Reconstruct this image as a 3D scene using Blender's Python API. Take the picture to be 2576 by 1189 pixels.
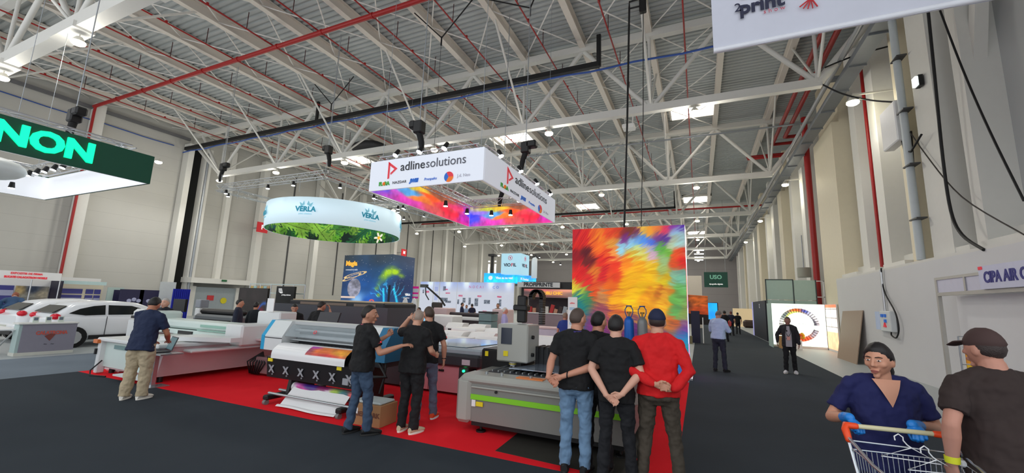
import bpy, math, random
import numpy as np
from mathutils import Vector, Matrix, noise
PI = math.pi
for o in list(bpy.data.objects): bpy.data.objects.remove(o)
S = bpy.context.scene
COL = S.collection
random.seed(4)
# ------------------------------------------------------------------ camera
YAW, PIT, ROL, FPX, CAMH = math.radians(24.43), math.radians(9.11), math.radians(1.98), 1038.0, 1.85
_f = Vector((-math.sin(YAW)*math.cos(PIT), math.cos(YAW)*math.cos(PIT), math.sin(PIT)))
_r0 = Vector((math.cos(YAW), math.sin(YAW), 0)); _u0 = _r0.cross(_f)
_r = math.cos(ROL)*_r0 + math.sin(ROL)*_u0; _u = -math.sin(ROL)*_r0 + math.cos(ROL)*_u0
cam = bpy.data.objects.new('camera', bpy.data.cameras.new('camera')); COL.objects.link(cam)
cam.matrix_world = Matrix(((_r.x, _u.x, -_f.x, 0), (_r.y, _u.y, -_f.y, 0), (_r.z, _u.z, -_f.z, CAMH), (0, 0, 0, 1)))
cam.data.sensor_fit = 'HORIZONTAL'; cam.data.sensor_width = 36; cam.data.lens = 36*FPX/2576
cam.data.clip_start = .05; cam.data.clip_end = 400
S.camera = cam
# ------------------------------------------------------------------ even world fill, let in by leaving the hall unbuilt behind the camera
w = bpy.data.worlds.new('world'); S.world = w; w.use_nodes = True
w.node_tree.nodes['Background'].inputs[0].default_value = (.93, .96, 1, 1)
w.node_tree.nodes['Background'].inputs[1].default_value = 1.15
LAMP_W = 85; SPOT_K = 3.2; PANE_E = 6.0
S.view_settings.view_transform = 'Standard'; S.view_settings.look = 'None'
S.view_settings.gamma = 1; S.view_settings.use_curve_mapping = False
S.view_settings.exposure = .33
# ------------------------------------------------------------------ survey helpers: a sight line meets a plane of the hall
def _ray(px, py): return _f + _r*((px-1288)/FPX) - _u*((py-594.5)/FPX)
def AZ(px, py, z=0.0): d = _ray(px, py); return Vector((0, 0, CAMH)) + d*((z-CAMH)/d.z)
def AX(px, py, x): d = _ray(px, py); return Vector((0, 0, CAMH)) + d*(x/d.x)
def AY(px, py, y): d = _ray(px, py); return Vector((0, 0, CAMH)) + d*(y/d.y)
# ------------------------------------------------------------------ materials
MATS = {}
def lin(c): return tuple((x/12.92 if x <= .04045 else ((x+.055)/1.055)**2.4) for x in c)
def M(key, c=(.5,.5,.5), rough=.5, metal=0, emit=0, var=.06, scale=6, alpha=1, spec=None, bump=0):
    if key in MATS: return MATS[key]
    m = bpy.data.materials.new(key); m.use_nodes = True; nt = m.node_tree; b = nt.nodes['Principled BSDF']
    col = lin(c)
    b.inputs['Roughness'].default_value = rough; b.inputs['Metallic'].default_value = metal
    if spec is not None: b.inputs['Specular IOR Level'].default_value = spec
    if emit:
        b.inputs['Base Color'].default_value = (*col, 1)
        b.inputs['Emission Color'].default_value = (*col, 1); b.inputs['Emission Strength'].default_value = emit
    elif var:
        tc = nt.nodes.new('ShaderNodeTexCoord'); n = nt.nodes.new('ShaderNodeTexNoise'); n.inputs['Scale'].default_value = scale
        n.inputs['Detail'].default_value = 5
        mx = nt.nodes.new('ShaderNodeMix'); mx.data_type = 'RGBA'
        mx.inputs[6].default_value = (*[x*(1-var) for x in col], 1); mx.inputs[7].default_value = (*[min(1, x*(1+var)) for x in col], 1)
        nt.links.new(tc.outputs['Object'], n.inputs['Vector']); nt.links.new(n.outputs['Fac'], mx.inputs[0])
        nt.links.new(mx.outputs[2], b.inputs['Base Color'])
        if bump:
            bp = nt.nodes.new('ShaderNodeBump'); bp.inputs['Strength'].default_value = bump; bp.inputs['Distance'].default_value = .01
            nt.links.new(n.outputs['Fac'], bp.inputs['Height']); nt.links.new(bp.outputs[0], b.inputs['Normal'])
    else: b.inputs['Base Color'].default_value = (*col, 1)
    if alpha < 1: b.inputs['Alpha'].default_value = alpha
    MATS[key] = m; return m
def Mattr(key, emit=0.0, rough=.6, base=1.0):
    if key in MATS: return MATS[key]
    m = bpy.data.materials.new(key); m.use_nodes = True; nt = m.node_tree; b = nt.nodes['Principled BSDF']
    a = nt.nodes.new('ShaderNodeAttribute'); a.attribute_name = 'Col'
    if base: nt.links.new(a.outputs['Color'], b.inputs['Base Color'])
    else: b.inputs['Base Color'].default_value = (.02, .02, .02, 1)
    b.inputs['Roughness'].default_value = rough
    if emit: nt.links.new(a.outputs['Color'], b.inputs['Emission Color']); b.inputs['Emission Strength'].default_value = emit
    MATS[key] = m; return m
# ------------------------------------------------------------------ tagging
def tag(o, label=None, cat=None, group=None, kind=None):
    if label: o['label'] = label
    if cat: o['category'] = cat
    if group: o['group'] = group
    if kind: o['kind'] = kind
    return o
def thing(name, label, cat, loc=(0,0,0), rz=0, group=None):
    o = bpy.data.objects.new(name, None); COL.objects.link(o)
    o.location = loc; o.rotation_euler = (0, 0, rz); o.empty_display_size = .1
    return tag(o, label, cat, group)
# ------------------------------------------------------------------ mesh builder
class MB:
    def __init__(s): s.v = []; s.f = []; s.mi = []; s.sm = []; s.M = Matrix(); s.cur = 0; s.smooth = False
    def put(s, vs, fs, smooth=None):
        b = len(s.v); s.v += [tuple(s.M @ Vector(p)) for p in vs]
        s.f += [[i+b for i in f] for f in fs]; s.mi += [s.cur]*len(fs); s.sm += [s.smooth if smooth is None else smooth]*len(fs); return s
    def box(s, x0, x1, y0, y1, z0, z1, bev=0):
        if x0 > x1: x0, x1 = x1, x0
        if y0 > y1: y0, y1 = y1, y0
        if z0 > z1: z0, z1 = z1, z0
        if bev:
            b = min(bev, (x1-x0)*.45, (y1-y0)*.45, (z1-z0)*.45); vs = []; idx = {}
            for i, x in enumerate((x0, x1)):
                for j, y in enumerate((y0, y1)):
                    for k, z in enumerate((z0, z1)):
                        sx = b if i == 0 else -b; sy = b if j == 0 else -b; sz = b if k == 0 else -b
                        idx[i,j,k] = len(vs); vs += [(x, y+sy, z+sz), (x+sx, y, z+sz), (x+sx, y+sy, z)]
            g = lambda i,j,k,a: idx[i,j,k]+a
            F = []
            for a, (u, v) in enumerate(((1,2),(0,2),(0,1))):
                for e in (0, 1):
                    q = []
                    for p, r in ((0,0),(1,0),(1,1),(0,1)):
                        t = [0,0,0]; t[a] = e; t[u] = p; t[v] = r; q.append(g(*t, a))
                    if (e == 0) != (a == 1): q.reverse()
                    F.append(q)
                for p in (0, 1):
                    for r in (0, 1):
                        t0 = [0,0,0]; t0[u] = p; t0[v] = r; t1 = list(t0); t1[a] = 1
                        q = [g(*t0, u), g(*t1, u), g(*t1, v), g(*t0, v)]
                        if (p == r) != (a == 1): q.reverse()
                        F.append(q)
            for i in (0,1):
                for j in (0,1):
                    for k in (0,1):
                        q = [g(i,j,k,0), g(i,j,k,1), g(i,j,k,2)]
                        if (i+j+k) % 2 == 0: q.reverse()
                        F.append(q)
            return s.put(vs, F)
        vs = [(x0,y0,z0),(x1,y0,z0),(x1,y1,z0),(x0,y1,z0),(x0,y0,z1),(x1,y0,z1),(x1,y1,z1),(x0,y1,z1)]
        return s.put(vs, [[0,3,2,1],[4,5,6,7],[0,1,5,4],[1,2,6,5],[2,3,7,6],[3,0,4,7]])
    def frame(s, d):
        d = Vector(d).normalized(); a = Vector((0,0,1)) if abs(d.z) < .95 else Vector((0,1,0))
        r = d.cross(a).normalized(); return r, r.cross(d)
    def rings(s, rs, caps=True, smooth=True):
        n = len(rs[0]); vs = [p for r in rs for p in r]; F = []
        for i in range(len(rs)-1):
            for j in range(n):
                F.append([i*n+j, i*n+(j+1) % n, (i+1)*n+(j+1) % n, (i+1)*n+j])
        s.put(vs, F, smooth)
        if caps: s.put(rs[0], [list(range(n))[::-1]], False); s.put(rs[-1], [list(range(n))], False)
        return s
    def loft(s, secs, n=14, caps=True, smooth=True, pw=1.0):
        rs = []
        for c, a, b in secs:
            c, a, b = Vector(c), Vector(a), Vector(b); r = []
            for j in range(n):
                t = 2*PI*j/n; ct, st = math.cos(t), math.sin(t)
                if pw != 1: ct = math.copysign(abs(ct)**pw, ct); st = math.copysign(abs(st)**pw, st)
                r.append(c+a*ct+b*st)
            rs.append(r)
        return s.rings(rs, caps, smooth)
    def tube(s, pts, r, n=8, closed=False, caps=True, smooth=True, rnd=False):
        pts = [Vector(p) for p in pts]; k = len(pts); R = [r]*k if not hasattr(r, '__len__') else list(r)
        if rnd:
            d0 = (pts[0]-pts[1]).normalized(); d1 = (pts[-1]-pts[-2]).normalized()
            pts = [pts[0]+d0*R[0]*.85, pts[0]+d0*R[0]*.5]+pts+[pts[-1]+d1*R[-1]*.5, pts[-1]+d1*R[-1]*.85]
            R = [R[0]*.4, R[0]*.82]+R+[R[-1]*.82, R[-1]*.4]; k += 4
        rs = []; rv = None
        for i in range(k):
            a = pts[(i-1) % k] if (closed or i > 0) else pts[i]; b = pts[(i+1) % k] if (closed or i < k-1) else pts[i]
            d = b-a; d = d.normalized() if d.length > 1e-9 else Vector((0,0,1))
            if rv is None: rv, _ = s.frame(d)
            rv = rv - d*rv.dot(d); rv = rv.normalized() if rv.length > 1e-6 else s.frame(d)[0]
            up = d.cross(rv); rs.append([pts[i]+(rv*math.cos(2*PI*j/n)+up*math.sin(2*PI*j/n))*R[i] for j in range(n)])
        if closed: rs.append(rs[0]); caps = False
        return s.rings(rs, caps, smooth)
    def cyl(s, p0, p1, r, n=12, r2=None, smooth=True): return s.tube([p0, p1], [r, r if r2 is None else r2], n, smooth=smooth)
    def bar(s, p0, p1, w, h, up=(0,0,1)):
        p0, p1 = Vector(p0), Vector(p1); d = (p1-p0).normalized(); up = Vector(up)
        if abs(d.dot(up)) > .97: up = Vector((0,1,0)) if abs(d.y) < .9 else Vector((1,0,0))
        a = d.cross(up).normalized()*w/2; b = a.cross(d).normalized()*h/2
        return s.rings([[p-a-b, p+a-b, p+a+b, p-a+b] for p in (p0, p1)], True, False)
    def ball(s, c, r, n=12, m=8, R=None):
        r = (r, r, r) if not hasattr(r, '__len__') else r; c = Vector(c); R = R or Matrix.Identity(3); rs = []
        for i in range(1, m):
            t = PI*i/m; rs.append([c+R @ Vector((r[0]*math.sin(t)*math.cos(2*PI*j/n), r[1]*math.sin(t)*math.sin(2*PI*j/n), -r[2]*math.cos(t))) for j in range(n)])
        b = len(s.v); s.rings(rs, False)
        s.put([c+R @ Vector((0,0,-r[2]))]+rs[0], [[0, (j+1) % n+1, j+1] for j in range(n)], True)
        s.put([c+R @ Vector((0,0,r[2]))]+rs[-1], [[0, j+1, (j+1) % n+1] for j in range(n)], True); return s
    def prism(s, poly, d, smooth=False):
        d = Vector(d); n = len(poly); a = [Vector(p) for p in poly]; b = [p+d for p in a]
        s.put(a+b, [list(range(n))[::-1], list(range(n, 2*n))]+[[i, (i+1) % n, n+(i+1) % n, n+i] for i in range(n)], smooth); return s
    def quad(s, a, b, c, d): return s.put([a, b, c, d], [[0,1,2,3]])
    def build(s, name, mat, parent=None, mods=None):
        me = bpy.data.meshes.new(name); me.from_pydata(s.v, [], s.f)
        for m in (mat if isinstance(mat, (list, tuple)) else [mat]): me.materials.append(m)
        me.polygons.foreach_set('material_index', s.mi); me.polygons.foreach_set('use_smooth', s.sm); me.update()
        o = bpy.data.objects.new(name, me); COL.objects.link(o)
        if parent: o.parent = parent
        return o
def smooth_pts(pts, k=5):
    P = [Vector(p) for p in pts]; out = []
    for i in range(len(P)-1):
        a, b, c, d = P[max(i-1, 0)], P[i], P[i+1], P[min(i+2, len(P)-1)]
        for j in range(k): t = j/k; out.append(.5*((2*b)+(c-a)*t+(2*a-5*b+4*c-d)*t*t+(3*b-a-3*c+d)*t**3))
    return out+[P[-1]]
def B(name, mat, parent, *b, bev=0):
    m = MB(); m.box(*b, bev=bev); return m.build(name, mat, parent)
def remesh(o, vox, sm=5, fac=.5, folds=0, fscale=.12, seed=0):
    r = o.modifiers.new('r', 'REMESH'); r.mode = 'VOXEL'; r.voxel_size = vox; r.use_smooth_shade = True
    if sm: q = o.modifiers.new('s', 'SMOOTH'); q.factor = fac; q.iterations = sm
    if folds:
        t = bpy.data.textures.get('folds%g' % fscale) or bpy.data.textures.new('folds%g' % fscale, 'CLOUDS')
        t.noise_scale = fscale; t.noise_depth = 2
        d = o.modifiers.new('d', 'DISPLACE'); d.texture = t; d.strength = folds; d.mid_level = .5; d.texture_coords = 'GLOBAL'
    return o
ORD = ['first','second','third','fourth','fifth','sixth','seventh','eighth','ninth','tenth','eleventh','twelfth','thirteenth','fourteenth','fifteenth','sixteenth','seventeenth','eighteenth','nineteenth','twentieth']
def dup(root, loc=None, rz=None, label=None, group=None):
    r = root.copy(); COL.objects.link(r)
    if loc is not None: r.location = loc
    if rz is not None: r.rotation_euler[2] = rz
    if label: r['label'] = label
    if group: r['group'] = group
    for ch in list(root.children):
        c = ch.copy(); COL.objects.link(c); c.parent = r
        for g in list(ch.children): d = g.copy(); COL.objects.link(d); d.parent = c
    return r
def text(s, size, mat, parent, o, u=(1,0,0), v=(0,0,1), ext=.004, name='lettering', al='CENTER', bold=0, sx=1.0, sp=1.0, shear=0):
    c = bpy.data.curves.new(name, 'FONT'); c.body = s; c.size = size; c.extrude = ext; c.align_x = al; c.align_y = 'CENTER'
    c.offset = bold; c.resolution_u = 3; c.space_character = sp; c.shear = shear; c.materials.append(mat)
    ob = bpy.data.objects.new(name, c); COL.objects.link(ob)
    u = Vector(u).normalized(); v = Vector(v).normalized(); n = u.cross(v)
    m = Matrix(((u.x, v.x, n.x, o[0]), (u.y, v.y, n.y, o[1]), (u.z, v.z, n.z, o[2]), (0,0,0,1)))
    ob.matrix_local = m @ Matrix.Diagonal((sx, 1, 1, 1))
    if parent: ob.parent = parent
    return ob
# ------------------------------------------------------------------ printed graphics: colour fields computed over (u, v)
def vnoise(u, v, sc, seed=0):
    rg = np.random.RandomState(seed); n = 64; L = rg.rand(n, n)
    x = u*sc; y = v*sc; xi = np.floor(x).astype(int); yi = np.floor(y).astype(int); fx = x-xi; fy = y-yi
    fx = fx*fx*(3-2*fx); fy = fy*fy*(3-2*fy)
    g = lambda a, b: L[a % n, b % n]
    return (g(xi, yi)*(1-fx)+g(xi+1, yi)*fx)*(1-fy)+(g(xi, yi+1)*(1-fx)+g(xi+1, yi+1)*fx)*fy
def fbm(u, v, sc, seed=0, o=4):
    r = 0; a = .5
    for i in range(o): r = r+a*vnoise(u, v, sc*2**i, seed+i); a *= .5
    return r
def rbf(u, v, pts, p=3.0):
    num = np.zeros(u.shape+(3,)); den = np.zeros(u.shape)
    for x, y, c in pts:
        w_ = 1/(((u-x)**2+(v-y)**2)**(p/2)+(.03**p)); num += w_[..., None]*np.array(c, float); den += w_
    return num/den[..., None]
def graphic(name, mat, parent, fn, P00, P10, P01, nu, nv, fpos=None):
    U, V = np.meshgrid(np.linspace(0, 1, nu+1), np.linspace(0, 1, nv+1))
    c = np.clip(fn(U, V), 0, 1); c = np.where(c <= .04045, c/12.92, ((c+.055)/1.055)**2.4)
    if fpos: P = np.array([fpos(a, b) for a, b in zip(U.ravel(), V.ravel())])
    else:
        P0, A, Bv = np.array(P00, float), np.array(P10, float)-np.array(P00, float), np.array(P01, float)-np.array(P00, float)
        P = P0+U.reshape(-1, 1)*A+V.reshape(-1, 1)*Bv
    idx = np.arange((nu+1)*(nv+1)).reshape(nv+1, nu+1)
    F = np.stack([idx[:-1,:-1], idx[:-1,1:], idx[1:,1:], idx[1:,:-1]], -1).reshape(-1, 4)
    me = bpy.data.meshes.new(name); me.from_pydata(P.tolist(), [], F.tolist())
    at = me.color_attributes.new('Col', 'FLOAT_COLOR', 'POINT')
    at.data.foreach_set('color', np.concatenate([c.reshape(-1, 3), np.ones((P.shape[0], 1))], 1).astype(np.float32).ravel())
    me.materials.append(mat); me.update()
    o = bpy.data.objects.new(name, me); COL.objects.link(o)
    if parent: o.parent = parent
    return o
# ================================================================== setting
def struct(o): o['kind'] = 'structure'; return o
def Mseam(key, c, axis, pitch, width=.012, dark=.72, rough=.5, metal=0, var=.05):
    m = bpy.data.materials.new(key); m.use_nodes = True; nt = m.node_tree; b = nt.nodes['Principled BSDF']; L = nt.links.new
    b.inputs['Roughness'].default_value = rough; b.inputs['Metallic'].default_value = metal
    tc = nt.nodes.new('ShaderNodeTexCoord'); sp = nt.nodes.new('ShaderNodeSeparateXYZ'); L(tc.outputs['Object'], sp.inputs[0])
    a = nt.nodes.new('ShaderNodeMath'); a.operation = 'DIVIDE'; a.inputs[1].default_value = pitch; L(sp.outputs[axis], a.inputs[0])
    f = nt.nodes.new('ShaderNodeMath'); f.operation = 'FRACT'; L(a.outputs[0], f.inputs[0])
    g = nt.nodes.new('ShaderNodeMath'); g.operation = 'LESS_THAN'; g.inputs[1].default_value = width/pitch; L(f.outputs[0], g.inputs[0])
    n = nt.nodes.new('ShaderNodeTexNoise'); n.inputs['Scale'].default_value = .35; n.inputs['Detail'].default_value = 6; L(tc.outputs['Object'], n.inputs['Vector'])
    col = lin(c); mx = nt.nodes.new('ShaderNodeMix'); mx.data_type = 'RGBA'; L(n.outputs['Fac'], mx.inputs[0])
    mx.inputs[6].default_value = (*[x*(1-var*2) for x in col], 1); mx.inputs[7].default_value = (*[min(1, x*(1+var*2)) for x in col], 1)
    m2 = nt.nodes.new('ShaderNodeMix'); m2.data_type = 'RGBA'; L(g.outputs[0], m2.inputs[0]); L(mx.outputs[2], m2.inputs[6])
    m2.inputs[7].default_value = (*[x*dark for x in col], 1); L(m2.outputs[2], b.inputs['Base Color'])
    return m
cream = M('cream paint', (.86,.855,.83), .55, var=.03)
white = M('white paint', (.93,.93,.93), .5, var=.02)
black = M('black', (.05,.05,.055), .5, var=.1)
redp = M('red pipe paint', (.64,.10,.10), .4, var=.08)
steel = M('galvanised', (.62,.64,.66), .4, .6, var=.08)
alu = M('aluminium', (.8,.81,.82), .3, .8, var=.03)
blackcable = M('black cable', (.04,.04,.05), .6, var=0)
wallgrey = Mseam('wall cladding', (.74,.735,.71), 2, 1.0)
wallgreyR = Mseam('wall cladding right', (.78,.785,.77), 2, 1.25, rough=.34, metal=.15)
deckm = M('roof deck', (.71,.73,.73), .5, .1, var=.06, scale=.4)
# floor of pale concrete
struct(B('floor', M('pale floor', (.66,.68,.68), .45, var=.07, scale=.7), None, -37, 7.2, -4, 90, -.2, 0))
def Mcarpet(key, c, rough=.95):
    m = M(key, c, rough, var=.16, scale=.9, spec=.15); nt = m.node_tree
    n = nt.nodes.new('ShaderNodeTexNoise'); n.inputs['Scale'].default_value = 260; tc = [x for x in nt.nodes if x.type == 'TEX_COORD'][0]
    nt.links.new(tc.outputs['Object'], n.inputs['Vector']); bp = nt.nodes.new('ShaderNodeBump'); bp.inputs['Strength'].default_value = .5; bp.inputs['Distance'].default_value = .004
    nt.links.new(n.outputs['Fac'], bp.inputs['Height']); nt.links.new(bp.outputs[0], nt.nodes['Principled BSDF'].inputs['Normal']); return m
char = Mcarpet('charcoal carpet', (.215,.24,.265))
m = MB(); m.prism([(-12.7,-4,0),(3.79,-4,0),(3.79,88,0),(-.3,88,0),(-.3,4.8,0),(-12.7,4.8,0)], (0,0,.006))
tag(m.build('carpet', char), 'charcoal grey carpet covering the aisles around the red stand', 'carpet')
tag(B('carpet', Mcarpet('blue grey carpet', (.47,.51,.55)), None, -16, -12.7, -4, 11.85, 0, .006), 'blue-grey carpet strip between the cars and the red stand', 'carpet')
m = MB(); m.prism([(-12.7,4.8,0),(-.3,4.8,0),(-.3,11.85,0),(-12.7,11.85,0)], (0,0,.007))
tag(m.build('carpet', Mcarpet('red carpet', (.96,.12,.17))), 'bright red carpet under the printing machines stand', 'carpet')
# walls
struct(B('wall_left', wallgrey, None, -37.4, -37, -4, 90, 0, 15))
struct(B('wall_back', Mseam('end wall cladding', (.66,.64,.64), 2, 2.4, .04), None, -37, 8, 90, 90.4, 0, 15))
struct(B('wall_right', wallgreyR, None, 7.2, 7.5, 2, 90, 0, 15))
struct(B('wall_right', M('plaster white', (.84,.84,.84), .7, var=.03, scale=1.2), None, 5.72, 5.95, 3, 23.2, 0, 3.35))
struct(B('trim_1', cream, None, 5.72, 7.2, 3, 23.2, 3.35, 3.42))
# roof deck: trapezoidal sheet, real profile
prof = []; y = -4.0
while y < 90:
    prof += [(y, 14.85), (y+.15, 14.85), (y+.18, 14.92), (y+.27, 14.92)]; y += .3
m = MB(); vs = []; fs = []
for (yy, zz) in prof: vs += [(-37.3, yy, zz), (7.4, yy, zz)]
for i in range(len(prof)-1): fs.append([2*i, 2*i+1, 2*i+3, 2*i+2])
m.put(vs, fs, False); struct(m.build('ceiling', deckm))
struct(B('ceiling', deckm, None, -37.3, 7.4, -4, 90, 15.0, 15.1))
# skylights
paneM = M('skylight pane', (1,.98,.95), emit=PANE_E)
k = 0
for (x0, x1, y0, y1) in [(-1.4,1.4,26.3,28.9),(-14.8,-11.4,26.3,28.9),(-30.6,-27.6,26.3,29.0),(-1.4,1.7,50.5,53.5),(-14.6,-11.4,50.5,53.5),(-1.4,1.6,74,79),(-14.6,-11.4,74,79)]:
    k += 1
    fr = MB(); fr.box(x0, x1, y0, y0+.12, 14.6, 14.85).box(x0, x1, y1-.12, y1, 14.6, 14.85).box(x0, x0+.12, y0, y1, 14.6, 14.85).box(x1-.12, x1, y0, y1, 14.6, 14.85)
    for i in range(1, 5): yy = y0+(y1-y0)*i/5; fr.box(x0, x1, yy-.03, yy+.03, 14.7, 14.8)
    f = struct(fr.build('window_%d' % k, cream)); B('pane', paneM, f, x0+.12, x1-.12, y0+.12, y1-.12, 14.8, 14.84)
# ================================================================== roof steel
ZC, ZT = 10.65, 14.12
def truss(y, label, big=False):
    t = thing('roof_truss', label, 'truss', (0, y, 0), group='white steel trusses across the hall')
    zc = 11.1 if big else ZC; nodes = [4.5-6.2*i for i in range(7)]; tops = [1.4-6.2*i for i in range(7)]
    hw = .17 if not big else .26
    m = MB(); m.box(-36.7, 6.3, -.16, .16, ZT, ZT+.34); m.build('top_chord', cream, t)
    m = MB(); m.box(nodes[-1]-.1, nodes[0]+.1, -hw/1.2, hw/1.2, zc-hw, zc+hw)
    if big:
        for xx in nodes: m.box(xx-.9, xx+.9, -.3, .3, zc-.33, zc-.1)
    m.build('bottom_chord', cream, t)
    def br(name, a, b, r): q = MB(); q.tube([(a[0],0,a[1]), (b[0],0,b[1])], r, 8); q.build(name, cream, t)
    br('end_brace', (nodes[0], zc), (6.3, ZT-1.15), .17); br('end_brace', (nodes[-1], zc), (-36.6, ZT-.6), .13)
    for i in range(7):
        br('diagonal', (nodes[i], zc), (tops[i], ZT+.1), .105)
        if i: br('diagonal', (nodes[i], zc), (tops[i-1], ZT+.1), .105)
        br('post', (nodes[i], zc), (nodes[i], ZT+.1), .07)
        q = MB(); q.box(nodes[i]-.22, nodes[i]+.22, -.05, .05, zc, zc+.42); q.box(nodes[i]-.12, nodes[i]+.12, -.14, .14, zc+.1, zc+.3); q.build('gusset_plate', cream, t)
        for s in ((-1, 1) if not big else (-1, 1)):
            q = MB(); q.tube([(nodes[i], 0, zc+.1), (nodes[i]+.0, s*3.6, 14.35)], .055, 6); q.build('knee_brace', cream, t)
    return t
TL = ['white truss with a wide boxed lower beam, overhead at the upper left', 'white truss crossing just in front of the hanging square sign, beside the long black rail',
      'white truss second behind the square hanging sign, ending above the red lightbox', 'white truss third from the square hanging sign, bright two-storey height behind the red lightbox top',
      'white truss fourth back, low over the grey light wall sign', 'white truss second from the end wall over the green hanging sign', 'white truss nearest the end wall']
for i, y in enumerate((5.75, 18.3, 30.3, 42.3, 54.3, 66.3, 78.3)): truss(y, TL[i], i == 0)
# purlins, sprinkler pipes, crossed rods
pm = MB(); pm.box(-.14, .14, 0, 92, 14.3, 14.34).box(-.012, .012, 0, 92, 14.34, 14.78).box(-.14, .14, 0, 92, 14.78, 14.82)
p0 = pm.build('purlin', M('purlin paint', (.87,.84,.80), .55, var=.03)); p0.location = (1.4, -3, 0)
for k in range(-1, 13):
    q = p0
    if k: q = p0.copy(); COL.objects.link(q); q.location = (1.4-3.1*k, -3, 0)
    tag(q, 'white steel roof purlin along the hall, %s counted from the right wall' % ORD[k+1], 'beam', 'roof purlins')
st = thing('sprinkler_pipe', 'thin red sprinkler pipe hanging under the roof deck between two purlins', 'pipe', (-.2, 0, 0), group='red sprinkler pipes')
sm = MB(); sm.tube([(0,0,14.0),(0,88,14.0)], .035, 6)
for yy in range(3, 88, 6): sm.cyl((0, yy, 14.0), (0, yy, 14.1), .055, 6)
sm.build('pipe', redp, st)
hm = MB(); hm.cyl((0, 0, 14.0), (0, 0, 14.9), .018, 5); hm = hm.build('hanger_rod', M('dark red rod', (.28,.08,.09), .5), st); hm.location.y = 4.5
for j in range(1, 20): q = hm.copy(); COL.objects.link(q); q.parent = st; q.location.y = 4.5+3.1*j
st['label'] = 'thin red sprinkler pipe under the roof deck, first counted from the right wall'
for k in range(1, 12): dup(st, (-.2-3.1*k, 0, 0), label='thin red sprinkler pipe under the roof deck, %s counted from the right wall' % ORD[k])
rods = MB()
for j in range(3):
    for a, b in ((0, 1), (1, 0)): rods.tube([(a*3.1, j*4, 14.45+.04*a), (b*3.1, j*4+4, 14.45+.04*a)], .032, 5, caps=False)
r0 = rods.build('roof_bracing', M('brace white', (.93,.92,.9), .5, var=.02)); tag(r0, 'crossed rods', 'bracing', 'crossed bracing rods under the roof')
first = True
for ty in (-5.7, 6.3, 18.3, 30.3, 42.3, 54.3, 66.3):
    for k in range(13):
        if ty < 0 and k < 3: continue
        o = r0 if first else r0.copy()
        if not first: COL.objects.link(o)
        first = False; o.location = (1.4-3.1*(k+1), ty, 0); o['label'] = 'crossed thin white rods, %s purlin gap from right wall, %s' % (ORD[k+1], {-5.7: 'at the camera end', 6.3: 'before the nearest full truss', 18.3: 'behind the nearest full truss', 30.3: 'behind the second full truss', 42.3: 'behind the third full truss', 54.3: 'behind the fourth full truss', 66.3: 'behind the fifth full truss'}[ty])
# main red pipes
def pipe(name, pts, r, mat, label, cat='pipe', n=10, group=None, fl=None, parent=None):
    m = MB(); m.tube(smooth_pts(pts) if cat == 'cable' else pts, r, n)
    if fl:
        a, b = Vector(pts[0]), Vector(pts[1]); d = (b-a); L = d.length; d.normalize(); s = fl
        while s < L: m.cyl(a+d*(s-.05), a+d*(s+.05), r*1.25, n); s += fl
    return tag(m.build(name, mat, parent), label, cat, group)
pipe('water_pipe', [(-36.4,12,13.82),(-3,12,13.82),(6.2,12,13.82)], .11, redp, 'thick red water main crossing below the roof from the left wall', fl=3)
pipe('water_pipe', [(-36.2,12,13.82),(-36.25,12,13.4),(-36.25,12,2.6)], .075, redp, 'red riser pipe running down the left wall beside a column')
pipe('water_pipe', [(-36.6,48,12.6),(6.2,48,12.6)], .09, redp, 'thin dark red water main crossing the hall in the distance')
pipe('water_pipe', [(5.1,8,13.5),(5.1,32.7,13.5),(6.6,32.7,13.5)], .11, redp, 'red main under the roof at the right wall, inner of the parallel pair')
pipe('water_pipe', [(5.65,8,13.5),(5.65,31.5,13.5),(6.6,31.5,13.5)], .12, redp, 'red main under the roof at the right wall, outer of the parallel pair')
pipe('water_pipe', [(6.1,28.3,13.4),(6.1,28.3,.1)], .16, redp, 'thick red riser pipe standing at the right wall behind the big cream column')
pipe('water_pipe', [(6.35,19.9,12.6),(6.35,19.9,3.45)], .06, redp, 'slim red pipe going down the right wall between window bays')
for zz, xo in ((13.2, .35), (12.9, .2)): pipe('water_pipe', [(3.6, 33+xo*3, zz), (6.3, 33+xo*3, zz)], .09, redp, 'short red branch pipe at the right wall, %s of two' % ('upper' if zz > 13 else 'lower'))
# black rail with blue cable
t = thing('projection_rail', 'long black steel rail hanging along the nearest full truss', 'rail', (0, 17.6, 12.9))
bm = M('matt black steel', (.055,.055,.06), .6)
B('rail', bm, t, -36.4, -3.85, -.11, .11, -.12, .12)
B('hanger', bm, t, -3.97, -3.78, -.07, .07, -.1, 1.5); B('hanger', bm, t, -22.2, -22.05, -.07, .07, -.1, 1.4)
bl = M('blue cable', (.18,.32,.62), .5)
m = MB(); pts = [(-36.3+i*1.0, 17.4, 12.52+.04*math.sin(i*1.7)) for i in range(44)]; m.tube(pts, .045, 6); tag(m.build('cable', bl), 'blue cable bundle strung under the long black rail', 'cable')
m = MB(); m.tube([(-36.85, 2+i*1.0, 13.0+.03*math.sin(i*1.3)) for i in range(16)], .035, 6); tag(m.build('cable', bl), 'blue cable running along the top of the left wall', 'cable')
m = MB(); m.box(-36.9, -36.7, 2, 18, 13.75, 13.95); tag(m.build('cable_tray', M('dark grey tray', (.42,.42,.43), .5)), 'grey cable tray along the top of the left wall', 'tray')
m = MB(); m.box(-36.6, -4, 41.7, 41.9, 11.35, 11.55).box(-1.9, -1.7, 41.7, 41.9, 11.4, 13.1); m.box(-4, -1.7, 41.7, 41.9, 11.35, 11.55)
tag(m.build('projection_rail', bm), 'distant black rail with an upturned end behind the square hanging sign', 'rail')
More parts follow.
